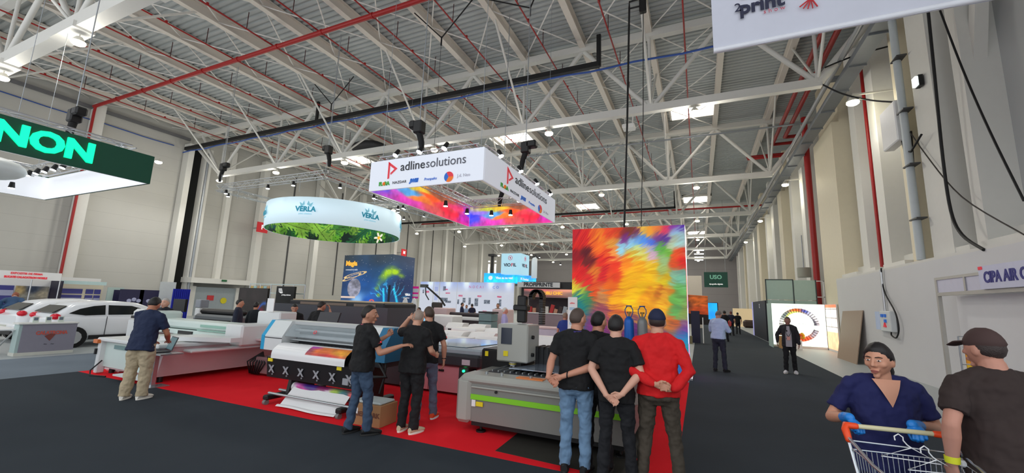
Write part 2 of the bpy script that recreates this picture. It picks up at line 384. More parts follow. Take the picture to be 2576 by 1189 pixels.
# V-shaped black slings with a hanging wire
def sling(p, a, b, low, label):
    t = thing('rigging_sling', label, 'sling', p)
    for q in (a, b): m = MB(); m.tube([(0,0,0), Vector(q)-Vector(p)], .028, 6); m.build('leg', blackcable, t)
    m = MB(); m.cyl((0,0,.05), (0,0,-.35), .035, 6).cyl((0,0,-.3), (0,0,low), .008, 5); m.build('wire', blackcable, t)
pA = AY(834, 262, 16.0); sling(pA, AY(792, 212, 16.0), AY(890, 192, 16.0), -1, 'black V-shaped rigging sling under the roof left of the long rail')
pA = AY(1111, 95, 13.0); sling(pA, AY(1043, 33, 13.0), AY(1192, -5, 13.0), -5.2, 'black V-shaped rigging sling above the square hanging sign')
pA = AY(1334, 20, 13.4); sling(pA, AY(1225, -2, 13.4), AY(1346, -8, 13.4), -4.5, 'black rigging sling at the top edge above the sign corner')
# grey trays / conduits at right
m = MB(); m.box(5.45, 5.88, 6, 88, 11.0, 11.12).box(5.4, 5.45, 6, 88, 11.0, 11.22).box(5.88, 5.92, 6, 88, 11.0, 11.22)
for yy in range(8, 88, 2): m.box(5.4, 5.94, yy, yy+.06, 10.94, 11.0)
tag(m.build('cable_tray', M('galvanised tray', (.52,.54,.56), .45, .4)), 'long galvanised cable tray along the right wall columns', 'tray')
pipe('conduit', [(5.2,6,11.35),(5.2,88,11.35)], .09, M('grey conduit', (.6,.61,.62), .4, .3), 'grey round duct running beside the cable tray on the right wall')
m = MB(); m.box(-8.5, 6.5, 22.4, 22.7, 12.7, 12.86); tag(m.build('cable_tray', M('galvanised tray', (.5,.5,.5))), 'grey cable tray crossing under the roof toward the right wall', 'tray')
m = MB(); m.tube([(-11, 25.5, 11.95), (6.5, 25.5, 11.95)], .05, 6); tag(m.build('conduit', steel), 'thin grey conduit crossing the hall behind the nearest full truss', 'conduit')
m = MB(); m.box(-15.5, -7.6, 22.4, 22.7, 12.45, 12.6); tag(m.build('cable_tray', steel), 'short grey cable tray hanging between roof trusses above the sign', 'tray')
# ================================================================== columns
def colmesh(w, d, h): # H-section column, web facing the hall
    m = MB(); m.box(-d, 0, -w/2, -w/2+.03, 0, h).box(-d, 0, w/2-.03, w/2, 0, h).box(-.04, 0, -w/2, w/2, 0, h); return m
c0 = MB(); c0.box(-36.95, -36.35, -.28, .28, 0, 14.1); c0 = c0.build('column', cream)
tag(c0, 'cream steel column standing against the left wall', 'column', 'columns of the left wall')
for i, yy in enumerate((12.35, 24.4, 30.6, 36.8, 43, 49, 55, 61, 67, 73, 79, 85)):
    q = c0 if i == 0 else c0.copy()
    if i: COL.objects.link(q)
    q.location = (0, yy, 0); q['label'] = 'cream steel column against the left wall, %s counted from the camera' % ORD[i]
tag(B('column', cream, None, -36.95, -36.2, 17.75, 18.15, 0, 13.4), 'cream column left of the black gap on the left wall', 'column')
tag(B('column', cream, None, -36.95, -36.2, 19.0, 19.5, 0, 13.4), 'cream column right of the black gap on the left wall', 'column')
struct(B('trim_2', M('black gap', (.03,.03,.03), .9), None, -37, -36.8, 18.15, 19.0, 0, 13.4))
pipe('water_pipe', [(-36.08,19.15,13.0),(-36.08,19.15,1)], .09, steel, 'galvanised downpipe on the column beside the black gap')
tag(B('column', cream, None, -36.95, -36.5, 21.2, 21.6, 2.7, 14), 'slim cream column above the service door on the left wall', 'column')
for yy in (27.8, 33.9, 40, 46, 52, 58): struct(B('trim_3', M('dark seam', (.3,.3,.3), .8), None, -36.99, -36.93, yy, yy+.12, 2, 13.6))
# right wall columns above the plaster wall and beyond
RC = [(5.2, 6.0, 5.98), (13.1, 13.5, 6.15), (14.1, 15.15, 5.98), (16.35, 16.95, 6.2), (18.7, 19.4, 6.25), (20.75, 21.45, 6.25), (23.4, 26.9, 6.12), (30.3, 31.2, 6.2), (33.2, 34.0, 6.1), (36.3, 37.8, 5.96), (41, 42.2, 6.1), (45, 46, 6.1), (49.3, 51, 5.96), (55, 56, 6.1), (61, 63, 5.96), (67, 68, 6.1), (73, 75, 5.96), (79, 80, 6.1)]
for i, (a, b, xx) in enumerate(RC):
    z0 = 0 if a > 23 else 3.42
    m = MB(); m.box(xx, 7.2, a, b, z0, 11.0 if b-a > .8 else 13.2)
    if b-a > .8: m.box(xx+.3, 7.2, a, b, 11.0, 14.2)
    tag(m.build('column', cream if i % 3 else M('warm cream paint', (.88,.84,.74), .55, var=.04)), ['cream column above the right plaster wall, %s counted from the camera' % ORD[i], 'tall cream column of the right wall beyond the plaster wall, %s counted from it' % ORD[max(0, i-6)]][a > 23], 'column', ['columns above the plaster wall', 'columns of the right wall beyond the plaster wall'][a > 23])
for i, (a, b) in enumerate(((6, 13.1), (13.5, 14.1), (17, 18.7), (19.45, 20.75), (21.5, 23.4))):
    t = struct(B('window_%d' % (11+i), M('glazed panel', (.74,.75,.75), .22, .25, var=.05, scale=1), None, 6.85, 6.9, a, b, 3.9, 13.2))
    B('window_sill', cream, t, 6.0, 7.1, a, b, 3.42, 3.62)
    B('window_frame', cream, t, 6.6, 6.95, a, b, 3.62, 3.95)
m = MB(); m.bar((6.5, 11.9, 12.9), (6.5, 13.3, 7.9), .25, .25); tag(m.build('wall_brace', cream), 'diagonal cream brace at the top of the right wall', 'brace')
# downpipe and small fittings on right wall
t = thing('downpipe', 'pale grey downpipe with brackets on the right wall column', 'pipe', (5.82, 15.45, 0))
m = MB(); m.cyl((0,0,3.45), (0,0,13.2), .1, 12); m.build('pipe', M('pale pvc', (.74,.77,.78), .35), t)
for zz in (4.6, 6.2, 7.9, 9.6): B('bracket', M('dark bracket', (.25,.25,.25)), t, -.12, .12, -.35, .12, zz, zz+.04)
t = thing('electric_box', 'white electrical box with open lid high on the right wall', 'box', AX(2250, 325, 5.85))
B('housing', white, t, -.15, .15, -.55, .55, -.55, .75, bev=.03); m = MB(); m.tube([(0,-.4,-.5),(0,-.5,-.9),(-.05,-1.0,-1.1),(-.05,-1.7,-.85)], .03, 6); m.build('cable', blackcable, t)
pipe('cable', [AX(2290, 330, 6.1), AX(2296, 420, 6.1), AX(2303, 520, 6.1), AX(2318, 650, 6.1)], .045, blackcable, 'thick black cable running down below the electrical box', 'cable')
pipe('cable', [AX(2335, 30, 5.8), AX(2352, 200, 5.8), AX(2372, 400, 5.8), AX(2392, 530, 5.8), AX(2420, 590, 5.75), AX(2475, 628, 5.7)], .035, blackcable, 'thick black cable curving down across the right wall columns', 'cable')
pipe('cable', [AX(2355, 0, 5.9), AX(2420, 170, 5.9), AX(2490, 330, 5.9), AX(2576, 505, 5.9)], .022, blackcable, 'black cable slanting across the large wall panel', 'cable')
pipe('cable', [AX(2265, 295, 5.9), AX(2330, 390, 5.9), AX(2420, 495, 5.9), AX(2576, 590, 5.9)], .015, M('grey cable', (.2,.18,.16), .6), 'thin grey cable slanting from the electrical box to the right edge', 'cable')
pipe('cable', [AY(2068, 212, 18.2), AY(2120, 236, 18.2), AY(2190, 252, 18.1), AY(2262, 257, 17.8)], .03, blackcable, 'black cable sagging from the truss end to the right wall', 'cable')
pipe('cable', [AY(2075, 170, 18), AY(2150, 140, 18), AY(2230, 118, 18), AY(2283, 106, 18), AY(2296, 118, 18), AY(2283, 128, 18)], .03, blackcable, 'black cable looping at the top of the right wall', 'cable')
t = thing('emergency_lamp', 'small emergency lamp on a bracket on the cream right column', 'lamp', AX(2312, 205, 5.9))
B('housing', black, t, -.05, .05, -.12, .12, -.16, .16); B('diffuser', M('diffuser', (.95,1,.98), emit=1.2), t, -.12, -.05, -.1, .1, -.13, .13)
# ================================================================== high bay lamps
lampE = M('lamp lens', (1,.95,.78), emit=40)
lampH = M('lamp housing', (.85,.84,.8), .5)
def bay(x, y, z, label, w=LAMP_W, hidden=False, group='high bay lamps under the trusses'):
    t = thing('high_bay_lamp', label, 'lamp', (x, y, z), group=group)
    m = MB(); m.cyl((0,0,.1), (0,0,.28), .2, 14, r2=.09); m.cyl((0,0,.28), (0,0,.38), .02, 6); m.build('housing', lampH, t)
    if x > 4: B('arm', lampH, t, 0, 7.2-x, -.03, .03, .34, .4)
    m = MB(); m.ball((0,0,.06), (.2,.2,.1), 14, 8); l = m.build('lens', lampE, t)
    L2 = bpy.data.lights.new('reflector', 'SPOT'); L2.energy = w*SPOT_K; L2.spot_size = 2.7; L2.spot_blend = .6; L2.shadow_soft_size = .35; L2.color = (1, .98, .95); b2 = bpy.data.objects.new('reflector', L2); COL.objects.link(b2); b2.parent = t; b2.location = (0, 0, -.45)
    L = bpy.data.lights.new('bulb', 'POINT'); L.energy = w; L.shadow_soft_size = .35; L.color = (1, .97, .92)
    b = bpy.data.objects.new('bulb', L); COL.objects.link(b); b.parent = t; b.location = (0, 0, -.42); return t
for i, y in enumerate((18.3, 30.5, 42.5, 54.5, 66.5, 78.5)):
    for j, x in enumerate((-32.7, -26.4, -20.05, -13.3, -6.5, .1)): bay(x, y, 10.1, 'glowing high bay lamp under the %s full truss, %s from the left wall' % (ORD[i] if i else 'nearest', ORD[j]), LAMP_W*(1 if y < 50 else 1.2))
for x, l in ((-26.2, 'glowing high bay lamp cut by the left edge of the view'), (-19.65, 'glowing high bay lamp below the boxed beam at the upper left')): bay(x, 5.75, 10.3, l, group=None)
for i, (x, y) in enumerate(((5.5, 18.3), (5.4, 31.05), (5.4, 43.4), (5.4, 56.7))): bay(x, y, 10.0 if y > 19 else 9.6, 'high bay lamp beside the right wall columns, %s from the camera' % ORD[i], LAMP_W*.22, group='lamps along the right wall')
bay(-32.87, 14.45, 10.3, 'small glowing lamp past the end of the green sign', group=None)
# hanging grilles: flood lamp on the end of the corridor skylight row
for i, (x, y) in enumerate(((.2, 60), (.2, 64), (.2, 68), (.2, 72))):
    t = thing('tube_lamp', 'bright tube lamp hanging over the far aisle, %s from the green sign' % ORD[i], 'lamp', (x, y, 9.6), group='tube lamps over the far aisle')
    B('tube', M('tube', (1,1,1), emit=12), t, -.6, .6, -.05, .05, -.05, .05); m = MB(); m.cyl((0,0,.05),(0,0,5.3), .01, 5); m.build('wire', blackcable, t)
# grey fan / ducts under the roof
m = MB(); m.ball((0,0,0), (1.6,1.2,.5), 16, 8); t = m.build('roof_duct', M('dark duct', (.14,.14,.15), .6)); t.location = AY(930, 373, 24); tag(t, 'dark rounded duct outlet under the roof behind the truss', 'duct')
t = thing('roof_fan', 'small white ceiling unit hanging in the middle of the hall', 'fan', AY(1582, 320, 24)); B('housing', white, t, -.35, .35, -.35, .35, -.12, .12, bev=.04); m = MB(); m.cyl((.2,0,0), (.25,0,.9), .04, 6).cyl((-.2,0,0), (-.25,0,.7), .02, 6); m.build('rod', white, t)
# ================================================================== hanging signs and lightboxes
def wires(parent, pts, z0, z1, r=.007):
    for x, y in pts: m = MB(); m.cyl((x, y, z0), (x, y, z1), r, 5); m.build('wire', steel, parent)
def box_truss(m, a, b, w=.29, step=.45, r=.022):
    a, b = Vector(a), Vector(b); d = (b-a); L = d.length; d.normalize(); s = d.cross(Vector((0,0,1))).normalized()*w/2; u = Vector((0,0,w/2))
    C = [s+u, s-u, -s-u, -s+u]
    for c in C: m.tube([a+c, b+c], r, 6)
    n = max(1, int(L/step)); st_ = L/n
    for i in range(n):
        for j in range(4):
            p, q = C[j], C[(j+1) % 4]
            if i % 2: p, q = q, p
            m.tube([a+d*st_*i+p, a+d*st_*(i+1)+q], r*.5, 4, caps=False)
SPN = {}
def spot(loc, label, group, aim=(0,0,-1), on=True, parent=None):
    i = SPN.get(label, 0); SPN[label] = i+1; label = label+', '+ORD[i]+' from its left'
    t = thing('spotlight', label, 'lamp', loc, group=group)
    m = MB(); a = Vector(aim).normalized(); m.cyl(-a*.10, a*.08, .05, 10, r2=.075); m.build('housing', black, t)
    m = MB(); m.cyl(a*.08, a*.095, .07, 10); m.build('lens', M('spot lens', (.93,.98,1), emit=14), t); return t
def hoist(loc, z1, label, flip=1):
    t = thing('chain_hoist', label, 'hoist', loc, group='black chain hoists carrying the hanging signs')
    m = MB(); m.box(-.13, .13, -.12, .12, .15, .5, bev=.03).box(-.13+.16*flip, .13+.22*flip, -.12, .12, .3, .52, bev=.04); m.build('motor', black, t)
    m = MB(); m.tube([(0,0,.2), (-.1*flip,0,-.1), (-.13*flip,0,-.38)], [.09,.08,.06], 8); m.build('chain_bag', M('bag', (.06,.06,.065), .8), t)
    m = MB(); m.cyl((0,0,.5), (0,0,z1-loc[2]), .014, 5).cyl((0,0,-.38), (0,0,.2), .012, 5); m.build('chain', steel, t); return t
lb_white = M('lit white fabric', (.86,.9,.95), .7, emit=0)
txt_dark = M('dark lettering', (.16,.17,.2), .6, var=0); txt_white = M('white lettering', (.95,.95,.95), .6, emit=.35)
def glowmat(key, c, e): return M(key, c, .6, emit=e)
# paint-swirl artwork shared by the red lightbox, the sign inside and the printed media
SW = [((float(q[0])-85)/770, 1-(float(q[1])-92)/1058, tuple(map(float, q[2:]))) for q in (r.split(',') for r in '110,130,.72,.1,.15;180,160,.8,.12,.12;120,220,.8,.12,.1;170,290,.35,.1,.12;200,330,.4,.1,.12;110,300,.55,.08,.12;250,180,.88,.35,.12;300,150,.9,.45,.12;360,130,.85,.25,.12;380,210,.85,.55,.2;290,230,.93,.4,.12;430,120,.8,.25,.1;470,130,.5,.15,.15;510,130,.45,.2,.1;480,180,.45,.15,.5;550,150,.45,.15,.25;600,120,.9,.7,.25;640,130,.95,.6,.15;690,110,.9,.5,.2;730,110,.85,.2,.35;780,100,.5,.15,.6;820,95,.3,.15,.6;700,180,.45,.2,.5;560,190,.35,.6,.9;610,195,.25,.5,.9;650,210,.25,.4,.85;720,200,.3,.2,.6;520,220,.5,.75,.9;450,250,.55,.8,.9;790,150,.55,.75,.85;820,190,.6,.75,.75;780,200,.65,.75,.65;760,240,.7,.75,.6;700,260,.35,.7,.25;740,290,.4,.7,.2;620,250,.7,.7,.75;640,310,.8,.65,.75;560,250,.8,.85,.5;600,300,.85,.8,.3;520,290,.85,.7,.2;400,280,.93,.55,.25;330,290,.9,.3,.12;300,350,.85,.15,.12;250,430,.85,.45,.15;150,400,.8,.1,.12;120,480,.85,.12,.12;200,500,.85,.15,.15;300,450,.8,.12,.15;400,380,.9,.2,.12;380,450,.88,.25,.12;480,340,.95,.5,.1;560,380,.95,.65,.08;640,380,.93,.75,.12;720,340,.6,.75,.5;700,420,.65,.75,.4;780,380,.85,.3,.12;830,350,.85,.15,.12;800,310,.9,.3,.12;780,460,.5,.72,.6;830,480,.45,.7,.6;720,480,.85,.72,.1;600,470,.96,.75,.06;500,450,.95,.7,.08;450,530,.96,.7,.06;350,540,.9,.4,.1;560,540,.96,.75,.06;660,520,.96,.75,.1;100,550,.85,.8,.2;150,580,.75,.8,.2;130,610,.1,.45,.5;180,605,.2,.5,.35;240,560,.85,.3,.12;300,600,.75,.5,.3;400,620,.95,.65,.1;500,600,.97,.75,.08;600,600,.93,.6,.1;680,560,.75,.4,.12;740,570,.85,.55,.15;820,560,.4,.7,.35;790,620,.4,.65,.3;720,640,.95,.7,.15;800,680,.35,.65,.35;700,700,.93,.55,.12;840,700,.5,.6,.3;780,740,.8,.4,.2;840,760,.55,.35,.5;850,800,.45,.25,.6;850,850,.1,.5,.7;840,920,.15,.6,.7;290,780,.5,.25,.4;270,840,.45,.2,.5;320,740,.6,.3,.35;400,720,.8,.4,.2;130,700,.1,.5,.5;120,800,.2,.4,.5;500,850,.4,.2,.45;700,900,.5,.3,.4;300,1000,.3,.15,.4;600,1050,.35,.3,.5;850,1080,.2,.4,.7;120,1000,.3,.2,.4'.split(';'))]
def swirl(U, V, seed=3, st=1.0):
    a = fbm(U, V, 3.2, seed)-.47; b = fbm(U, V, 3.2, seed+9)-.47; u = U+.055*a; v = V+.055*b
    # brush strokes fanning from the left middle
    ang = np.arctan2(V-.42+.12*a, U+.25+.1*b); rad = np.hypot(V-.42, U+.25)
    s = fbm(ang*4+5+rad*.8, rad*.5+2+a*.2, 9, seed+5, 5)-.47; s2 = fbm(ang*12+3, rad*.8+4, 11, seed+6, 3)-.42
    u = u+.10*s+.05*s2; v = v+.07*s+.05*s2; c = rbf(u, v, SW, 4.5)
    c = c*(1+st*(.20*s+.30*s2))[..., None]; c[..., 1] += .12*s*st; return c
# ---- red paint-swirl lightbox
t = thing('lightbox', 'tall backlit lightbox with a red and yellow paint-swirl print', 'lightbox', (-2.0, 12.2, 0))
X0, X1, ZTOP = AY(1437, 900, 12.2).x, -.3, 4.15
B('case', M('lightbox frame', (.5,.1,.12), .5), t, X0+2.0, X1+2.0, .02, .98, .0, ZTOP)
SWM = Mattr('swirl print', .36, .7, .6)
graphic('print', SWM, t, swirl, (X0+2, 0, .02), (X1+2, 0, .02), (X0+2, 0, ZTOP), 240, 280)
def sidefn(U, V):
    base = rbf((U*.5+.2*fbm(U, V, 4, 1)) % 1, V, [(.05,.9,(.8,.3,.7)),(.2,.8,(.9,.2,.3)),(.3,.6,(.98,.75,.2)),(.45,.7,(.6,.3,.8)),(.1,.5,(.85,.25,.5)),(.25,.2,(.95,.5,.3)),(.4,.1,(.8,.2,.6)),(.05,.1,(.2,.6,.8)),(.5,.4,(.5,.6,.95)),(.15,.3,(.4,.7,.9)),(.5,.2,(.4,.45,.95))])
    wp = ((V > .63+.15*(1-U)) & (U > .02))[..., None]; base = np.where(wp, np.array((.86,.94,.97)), base)
    w2 = ((V > .22) & (V < .45) & (U < .55))[..., None]; base = np.where(w2, np.array((.9,.95,.98)), base)
    return np.clip(base*1.1, 0, 1)
graphic('side_print', Mattr('side print', 1.3, .6, .4), t, sidefn, (X1+2.004, .0, .02), (X1+2.004, 1.0, .02), (X1+2.004, .0, ZTOP), 40, 120)
struct(B('baseboard_1', alu, None, -.3, -.22, 12.2, 13.2, .0, .05))
# ---- square hanging sign
t = thing('hanging_sign', 'square white hanging sign with a red triangle logo and colourful inside print', 'sign', (-6.1, 10.6, 4.6))
sx0, sx1, sy0, sy1, h = -1.7, 1.69, -2.6, 2.6, .79
fab = M('white sign fabric', (.84,.86,.9), .8, emit=.30)
for n, b in (('front_panel', (sx0, sx1, sy0, sy0+.04)), ('back_panel', (sx0, sx1, sy1-.04, sy1)), ('side_panel', (sx0, sx0+.04, sy0+.05, sy1-.05)), ('side_panel', (sx1-.04, sx1, sy0+.05, sy1-.05))):
    B(n, fab, t, *b, 0, h)
CL = [(.0,.5,(.25,.3,.95)),(.06,.3,(.3,.35,.98)),(.12,.6,(.6,.5,.95)),(.16,.3,(.8,.35,.8)),(.22,.7,(.75,.8,.3)),(.3,.5,(.35,.65,.9)),(.28,.2,(.85,.25,.7)),(.36,.75,(.95,.8,.25)),(.42,.4,(.97,.5,.2)),(.5,.6,(.97,.35,.15)),(.56,.25,(.8,.3,.3)),(.6,.8,(.6,.35,.25)),(.68,.5,(.9,.25,.3)),(.76,.3,(.95,.15,.25)),(.85,.6,(.95,.25,.45)),(.92,.3,(.8,.2,.7)),(1,.6,(.4,.3,.95))]
def clouds(U, V): u = U+.12*(fbm(U*3, V, 3, 5)-.47); v = V+.25*(fbm(U*3, V, 3, 8)-.47); return np.clip(rbf(u, v, CL, 5)*(.75+.5*fbm(U*6, V, 5, 2)[..., None]), 0, 1)
cm = Mattr('sign inside print', .62, .7, .5)
graphic('inner_print', cm, t, clouds, (sx0+.045, sy0+.05, .0), (sx0+.045, sy1-.05, .0), (sx0+.045, sy0+.05, h), 120, 24)
graphic('inner_print', cm, t, clouds, (sx0+.05, sy1-.045, .0), (sx1-.05, sy1-.045, .0), (sx0+.05, sy1-.045, h), 100, 24)
m = MB()
for a, b in (((sx0+.2, sy0+.2), (sx1-.2, sy0+.2)), ((sx0+.2, sy1-.2), (sx1-.2, sy1-.2)), ((sx0+.2, sy0+.2), (sx0+.2, sy1-.2)), ((sx1-.2, sy0+.2), (sx1-.2, sy1-.2))): box_truss(m, (*a, h+.02), (*b, h+.02), .24, .3, .016)
m.build('truss_frame', alu, t)
wires(t, [(sx0+.2, sy0+.2), (sx1-.2, sy0+.2), (sx1-.2, sy1-.2)], h, 9.6)
redm = M('sign red', (.82,.2,.25), .6, emit=.25); cyanm = M('sign blue', (.15,.4,.75), .6, emit=.2); orgm = M('sign orange', (.9,.45,.12), .6, emit=.2); grnm = M('sign green', (.25,.6,.25), .6, emit=.2); greym = M('sign grey', (.66,.66,.7), .6, emit=.2)
def tri(mb, o, u, v, s):
    o, u, v = Vector(o), Vector(u), Vector(v); n = u.cross(v)*.006
    P = lambda a, b: o+u*a*s+v*b*s
    for poly in (((0,.5),(.13,.42),(.13,-.58),(0,-.62)), ((0,.5),(.72,.0),(.5,-.02),(.1,.26)), ((.72,0),(.5,-.02),(.2,-.26),(.24,-.36))): mb.prism([P(*q) for q in poly][::-1], n)
def brand(parent, o, u, v, scale=1.0, sx=1.0):
    o, u, v = Vector(o), Vector(u), Vector(v); n = u.cross(v)*.012; o = o+n
    m = MB(); tri(m, o+u*(-1.12*scale)*sx+v*.12*scale, u*sx, v, .42*scale); m.build('logo', redm, parent)
    text('adline', .33*scale, txt_dark, parent, o+u*(-.72*scale*sx)+v*.14*scale, u, v, al='LEFT', bold=.001, sx=1.0*sx)
    text('solutions', .33*scale, M('mid grey lettering', (.35,.36,.4), var=0), parent, o+u*(.075*scale*sx)+v*.14*scale, u, v, al='LEFT', sx=.98*sx)
    y = v*(-.26*scale)
    text('FL  RA', .13*scale, grnm, parent, o+u*(-1.22*scale*sx)+y, u, v, bold=.01, sx=sx, sp=.95); m = MB(); m.M = Matrix.Translation(o+u*(-1.22*scale*sx)+y); m.ball((0,0,0), (.05*scale, .03*scale, .05*scale), 8, 6); m.build('flower_mark', orgm, parent)
    text('NAZDAR', .1*scale, txt_dark, parent, o+u*(-.72*scale*sx)+y, u, v, sx=sx, sp=1.15)
    text('JWEI', .12*scale, cyanm, parent, o+u*(-.26*scale*sx)+y, u, v, bold=.012, sx=sx, shear=.2)
    text('Prenpaku', .1*scale, cyanm, parent, o+u*(.24*scale*sx)+y, u, v, sx=sx, shear=.2)
    m = MB(); c = o+u*(.78*scale*sx)+y
    for j in range(3):
        m.cur = j; q = [c]+[c+(u*sx*math.cos(a)+v*math.sin(a))*.13*scale for a in [2*PI*(j*8+i)/24 for i in range(9)]]; m.prism(q, n*.5)
    m.build('round_emblem', [redm, cyanm, orgm], parent)
    text('J.d. Neo', .11*scale, greym, parent, o+u*(1.2*scale*sx)+y, u, v, sx=sx)
brand(t, (0, sy0, h*.52), (1,0,0), (0,0,1), .98)
brand(t, (sx1, .1, h*.5), (0,1,0), (0,0,1), .98, 1.32)
for i, (a, b) in enumerate(((-.95, sy0+.1), (-.2, sy0+.1), (.55, sy0+.1), (sx1-.1, -1.6), (sx1-.1, -.3), (sx1-.1, 1.0), (sx1-.1, 2.3))): spot((-6.1+a, 10.6+b, 4.6+h+.2), 'spotlight on the square hanging sign upper frame', 'spotlights on the square hanging sign', (-.2 if b < -2 else .5, -.5 if b < -2 else 0, -1))
for i, (a, b) in enumerate(((-1.3, .4), (-1.2, 1.6), (-.5, 2.1), (.2, 2.2))): spot((-6.1+a, 10.6+b, 4.6+.35), 'spotlight hanging inside the square sign', 'spotlights inside the square hanging sign')
hoist(AY(1053, 350, 8.4), 12.9, 'black chain hoist on the front edge of the square hanging sign', -1)
hoist(AX(1322, 398, -4.6), 12.9, 'black chain hoist on the right edge of the square hanging sign', 1)
hoist(AY(1265, 492, 13.0), 12.9, 'small black chain hoist inside the square hanging sign at its back', 1)
# ---- green letter sign, upper left
t = thing('hanging_sign', 'dark green hanging sign with glowing mint green letters', 'sign', (-17.25, 2.0, 4.8))
gm = M('dark green sign', (.03,.30,.22), .6, var=.04); inw = M('white inside panel', (.94,.95,.97), .7, emit=.25)
B('front_panel', gm, t, 3.21, 3.25, -4.0, 4.05, 0, .80); B('end_panel', gm, t, -3.25, 3.2, 4.01, 4.05, 0, .80); B('far_panel', gm, t, -3.25, -3.21, -4, 4.0, 0, .80)
B('lining', inw, t, -3.2, 3.2, 3.97, 4.0, 0, .76); B('lining', inw, t, -3.2, -3.17, -4, 3.97, 0, .76); B('lining', inw, t, 3.17, 3.2, -4, 3.97, 0, .76)
mint = M('mint letters', (.02,.93,.66), .5, emit=.95)
text("RNON", .66, mint, t, (3.27, 2.8, .40), (0,1,0), (0,0,1), ext=.035, bold=.03, sx=1.08, sp=1.0, al="RIGHT")
m = MB(); box_truss(m, (-2.9, 3.6, .85), (2.9, 3.6, .85)); box_truss(m, (-2.9, -3.6, .85), (-2.9, 3.6, .85)); box_truss(m, (2.9, -3.6, .85), (2.9, 3.6, .85)); m.build('truss_frame', alu, t); wires(t, [(-2.9, 3.6), (2.9, 1.5)], .9, 8.5)
for i in range(9): spot((-17.25-2.4+.6*i, 5.3, 5.45), 'bright flood lamp inside the dark green sign', 'flood lamps inside the green sign', (0, -.3, -1))
for i, q in enumerate(((10, 424), (30, 466), (398, 410))):
    if i < 2: spot(AX(q[0], q[1], -18.5), 'bright flood lamp inside the dark green sign', 'flood lamps inside the green sign')
hoist(AX(182, 322, -14.5), 12.9, 'black chain hoist above the dark green sign', 1)
m = MB(); m.ball((0,0,0), (.8,.8,.32), 18, 10); o = m.build('hanging_globe', M('globe white', (.85,.87,.86), .5)); o.location = AX(-40, 418, -18.0); tag(o, 'white round hanging lantern inside the green sign, cut by the left edge', 'lantern')
# ---- leafy ring sign
RC_, RR, RH = (-16.95, 15.35), 3.2, 1.17
t = thing('ring_sign', 'round pale blue hanging ring sign with teal lettering and leaf print inside', 'sign', (RC_[0], RC_[1], 5.0))
def ringmesh(r, z0, z1, n=72):
    m = MB(); vs = []; F = []
    for i in range(n): a = 2*PI*i/n; vs += [(r*math.cos(a), r*math.sin(a), z0), (r*math.cos(a), r*math.sin(a), z1), ((r-.03)*math.cos(a), (r-.03)*math.sin(a), z1), ((r-.03)*math.cos(a), (r-.03)*math.sin(a), z0)]
    for i in range(n):
        j = (i+1) % n
        for k in range(4): F.append([4*i+k, 4*j+k, 4*j+(k+1) % 4, 4*i+(k+1) % 4])
    return m.put(vs, F, True)
ringmesh(RR, 0, RH).build('band', M('pale blue fabric', (.80,.89,.93), .7, emit=.42), t)
def leaf(U, V):
    u = U*16; c = np.zeros(U.shape+(3,)); n = fbm(U*10, V, 3, 7); c[:] = (.03,.12,.09)
    for k in range(7):
        rg = np.random.RandomState(k+20)
        for _ in range(16):
            cx, cy, ang, L = rg.rand()*16, rg.rand()*1.3-.2, rg.rand()*PI, .55+rg.rand()*.6
            dx = (u-cx+8) % 16-8; dy = (V-cy)
            a = dx*math.cos(ang)+dy*math.sin(ang); b = -dx*math.sin(ang)+dy*math.cos(ang)
            w_ = .26*L*np.sqrt(np.clip(1-(a/L)**2, 0, 1))*(.75+.25*np.sign(np.sin((a*28)+np.abs(b)*30)))
            k_ = (np.abs(b) < w_)[..., None]; col = [(.15,.4,.12),(.35,.6,.15),(.08,.28,.14),(.06,.3,.32),(.25,.5,.2),(.5,.7,.25),(.1,.35,.2)][k]
            sh = (.55+.7*n-.6*(np.abs(b) < .012))[..., None]; c = np.where(k_, np.array(col)*sh, c)
    dx = (u-4.0); dy = V-.28; r = np.hypot(dx, dy); a = np.arctan2(dy, dx); c = np.where((r < .16+.12*np.cos(5*a))[..., None], np.array((.95,.92,.85)), c); c = np.where((r < .08)[..., None], np.array((.95,.7,.1)), c)
    return c
graphic('leaf_print', Mattr('leaf print', .55, .7, .8), t, leaf, None, None, None, 620, 44, lambda u, v: ((RR-.04)*math.cos(2*PI*u), (RR-.04)*math.sin(2*PI*u), v*RH))
teal = M('teal lettering', (.10,.56,.66), .6, emit=.2); teall = M('pale teal lettering', (.5,.75,.82), .6, emit=.25)
for a in (-66, -16, -116, 34):
    A = math.radians(a); nrm = Vector((math.cos(A), math.sin(A), 0)); u = Vector((-math.sin(A), math.cos(A), 0))
    text('VERLA', .31, teal, t, nrm*(RR+.03)+Vector((0,0,.60)), u, (0,0,1), bold=.012)
    text('print solutions', .1, teall, t, nrm*(RR+.02)+Vector((0,0,.4)), u, (0,0,1)); text('. . . . . . . . . . . . .', .06, teall, t, nrm*(RR+.02)+Vector((0,0,.26)), u, (0,0,1))
    m = MB()
    for s in (-1, 1): m.M = Matrix(((u.x, 0, nrm.x, nrm.x*(RR+.012)), (u.y, 0, nrm.y, nrm.y*(RR+.012)), (0, 1, 0, .82), (0,0,0,1))); m.prism([(s*.05-.02,0,0),(s*.1-.01,.17,0),(s*.16,.02,0),(s*.3,.1,0),(s*.22,-.12,0)][::s], (0,0,.006))
    m.build('crown_mark', teall, t)
t2 = thing('lighting_truss', 'rectangular aluminium lighting truss hanging above the ring sign', 'truss', (-17.0, 13.9, 6.7))
m = MB(); c4 = [(-3.5,-2.4),(3.4,-2.4),(3.4,2.6),(-3.5,2.6)]
for i in range(4): box_truss(m, (*c4[i], 0), (*c4[(i+1) % 4], 0), .26, .35, .02)
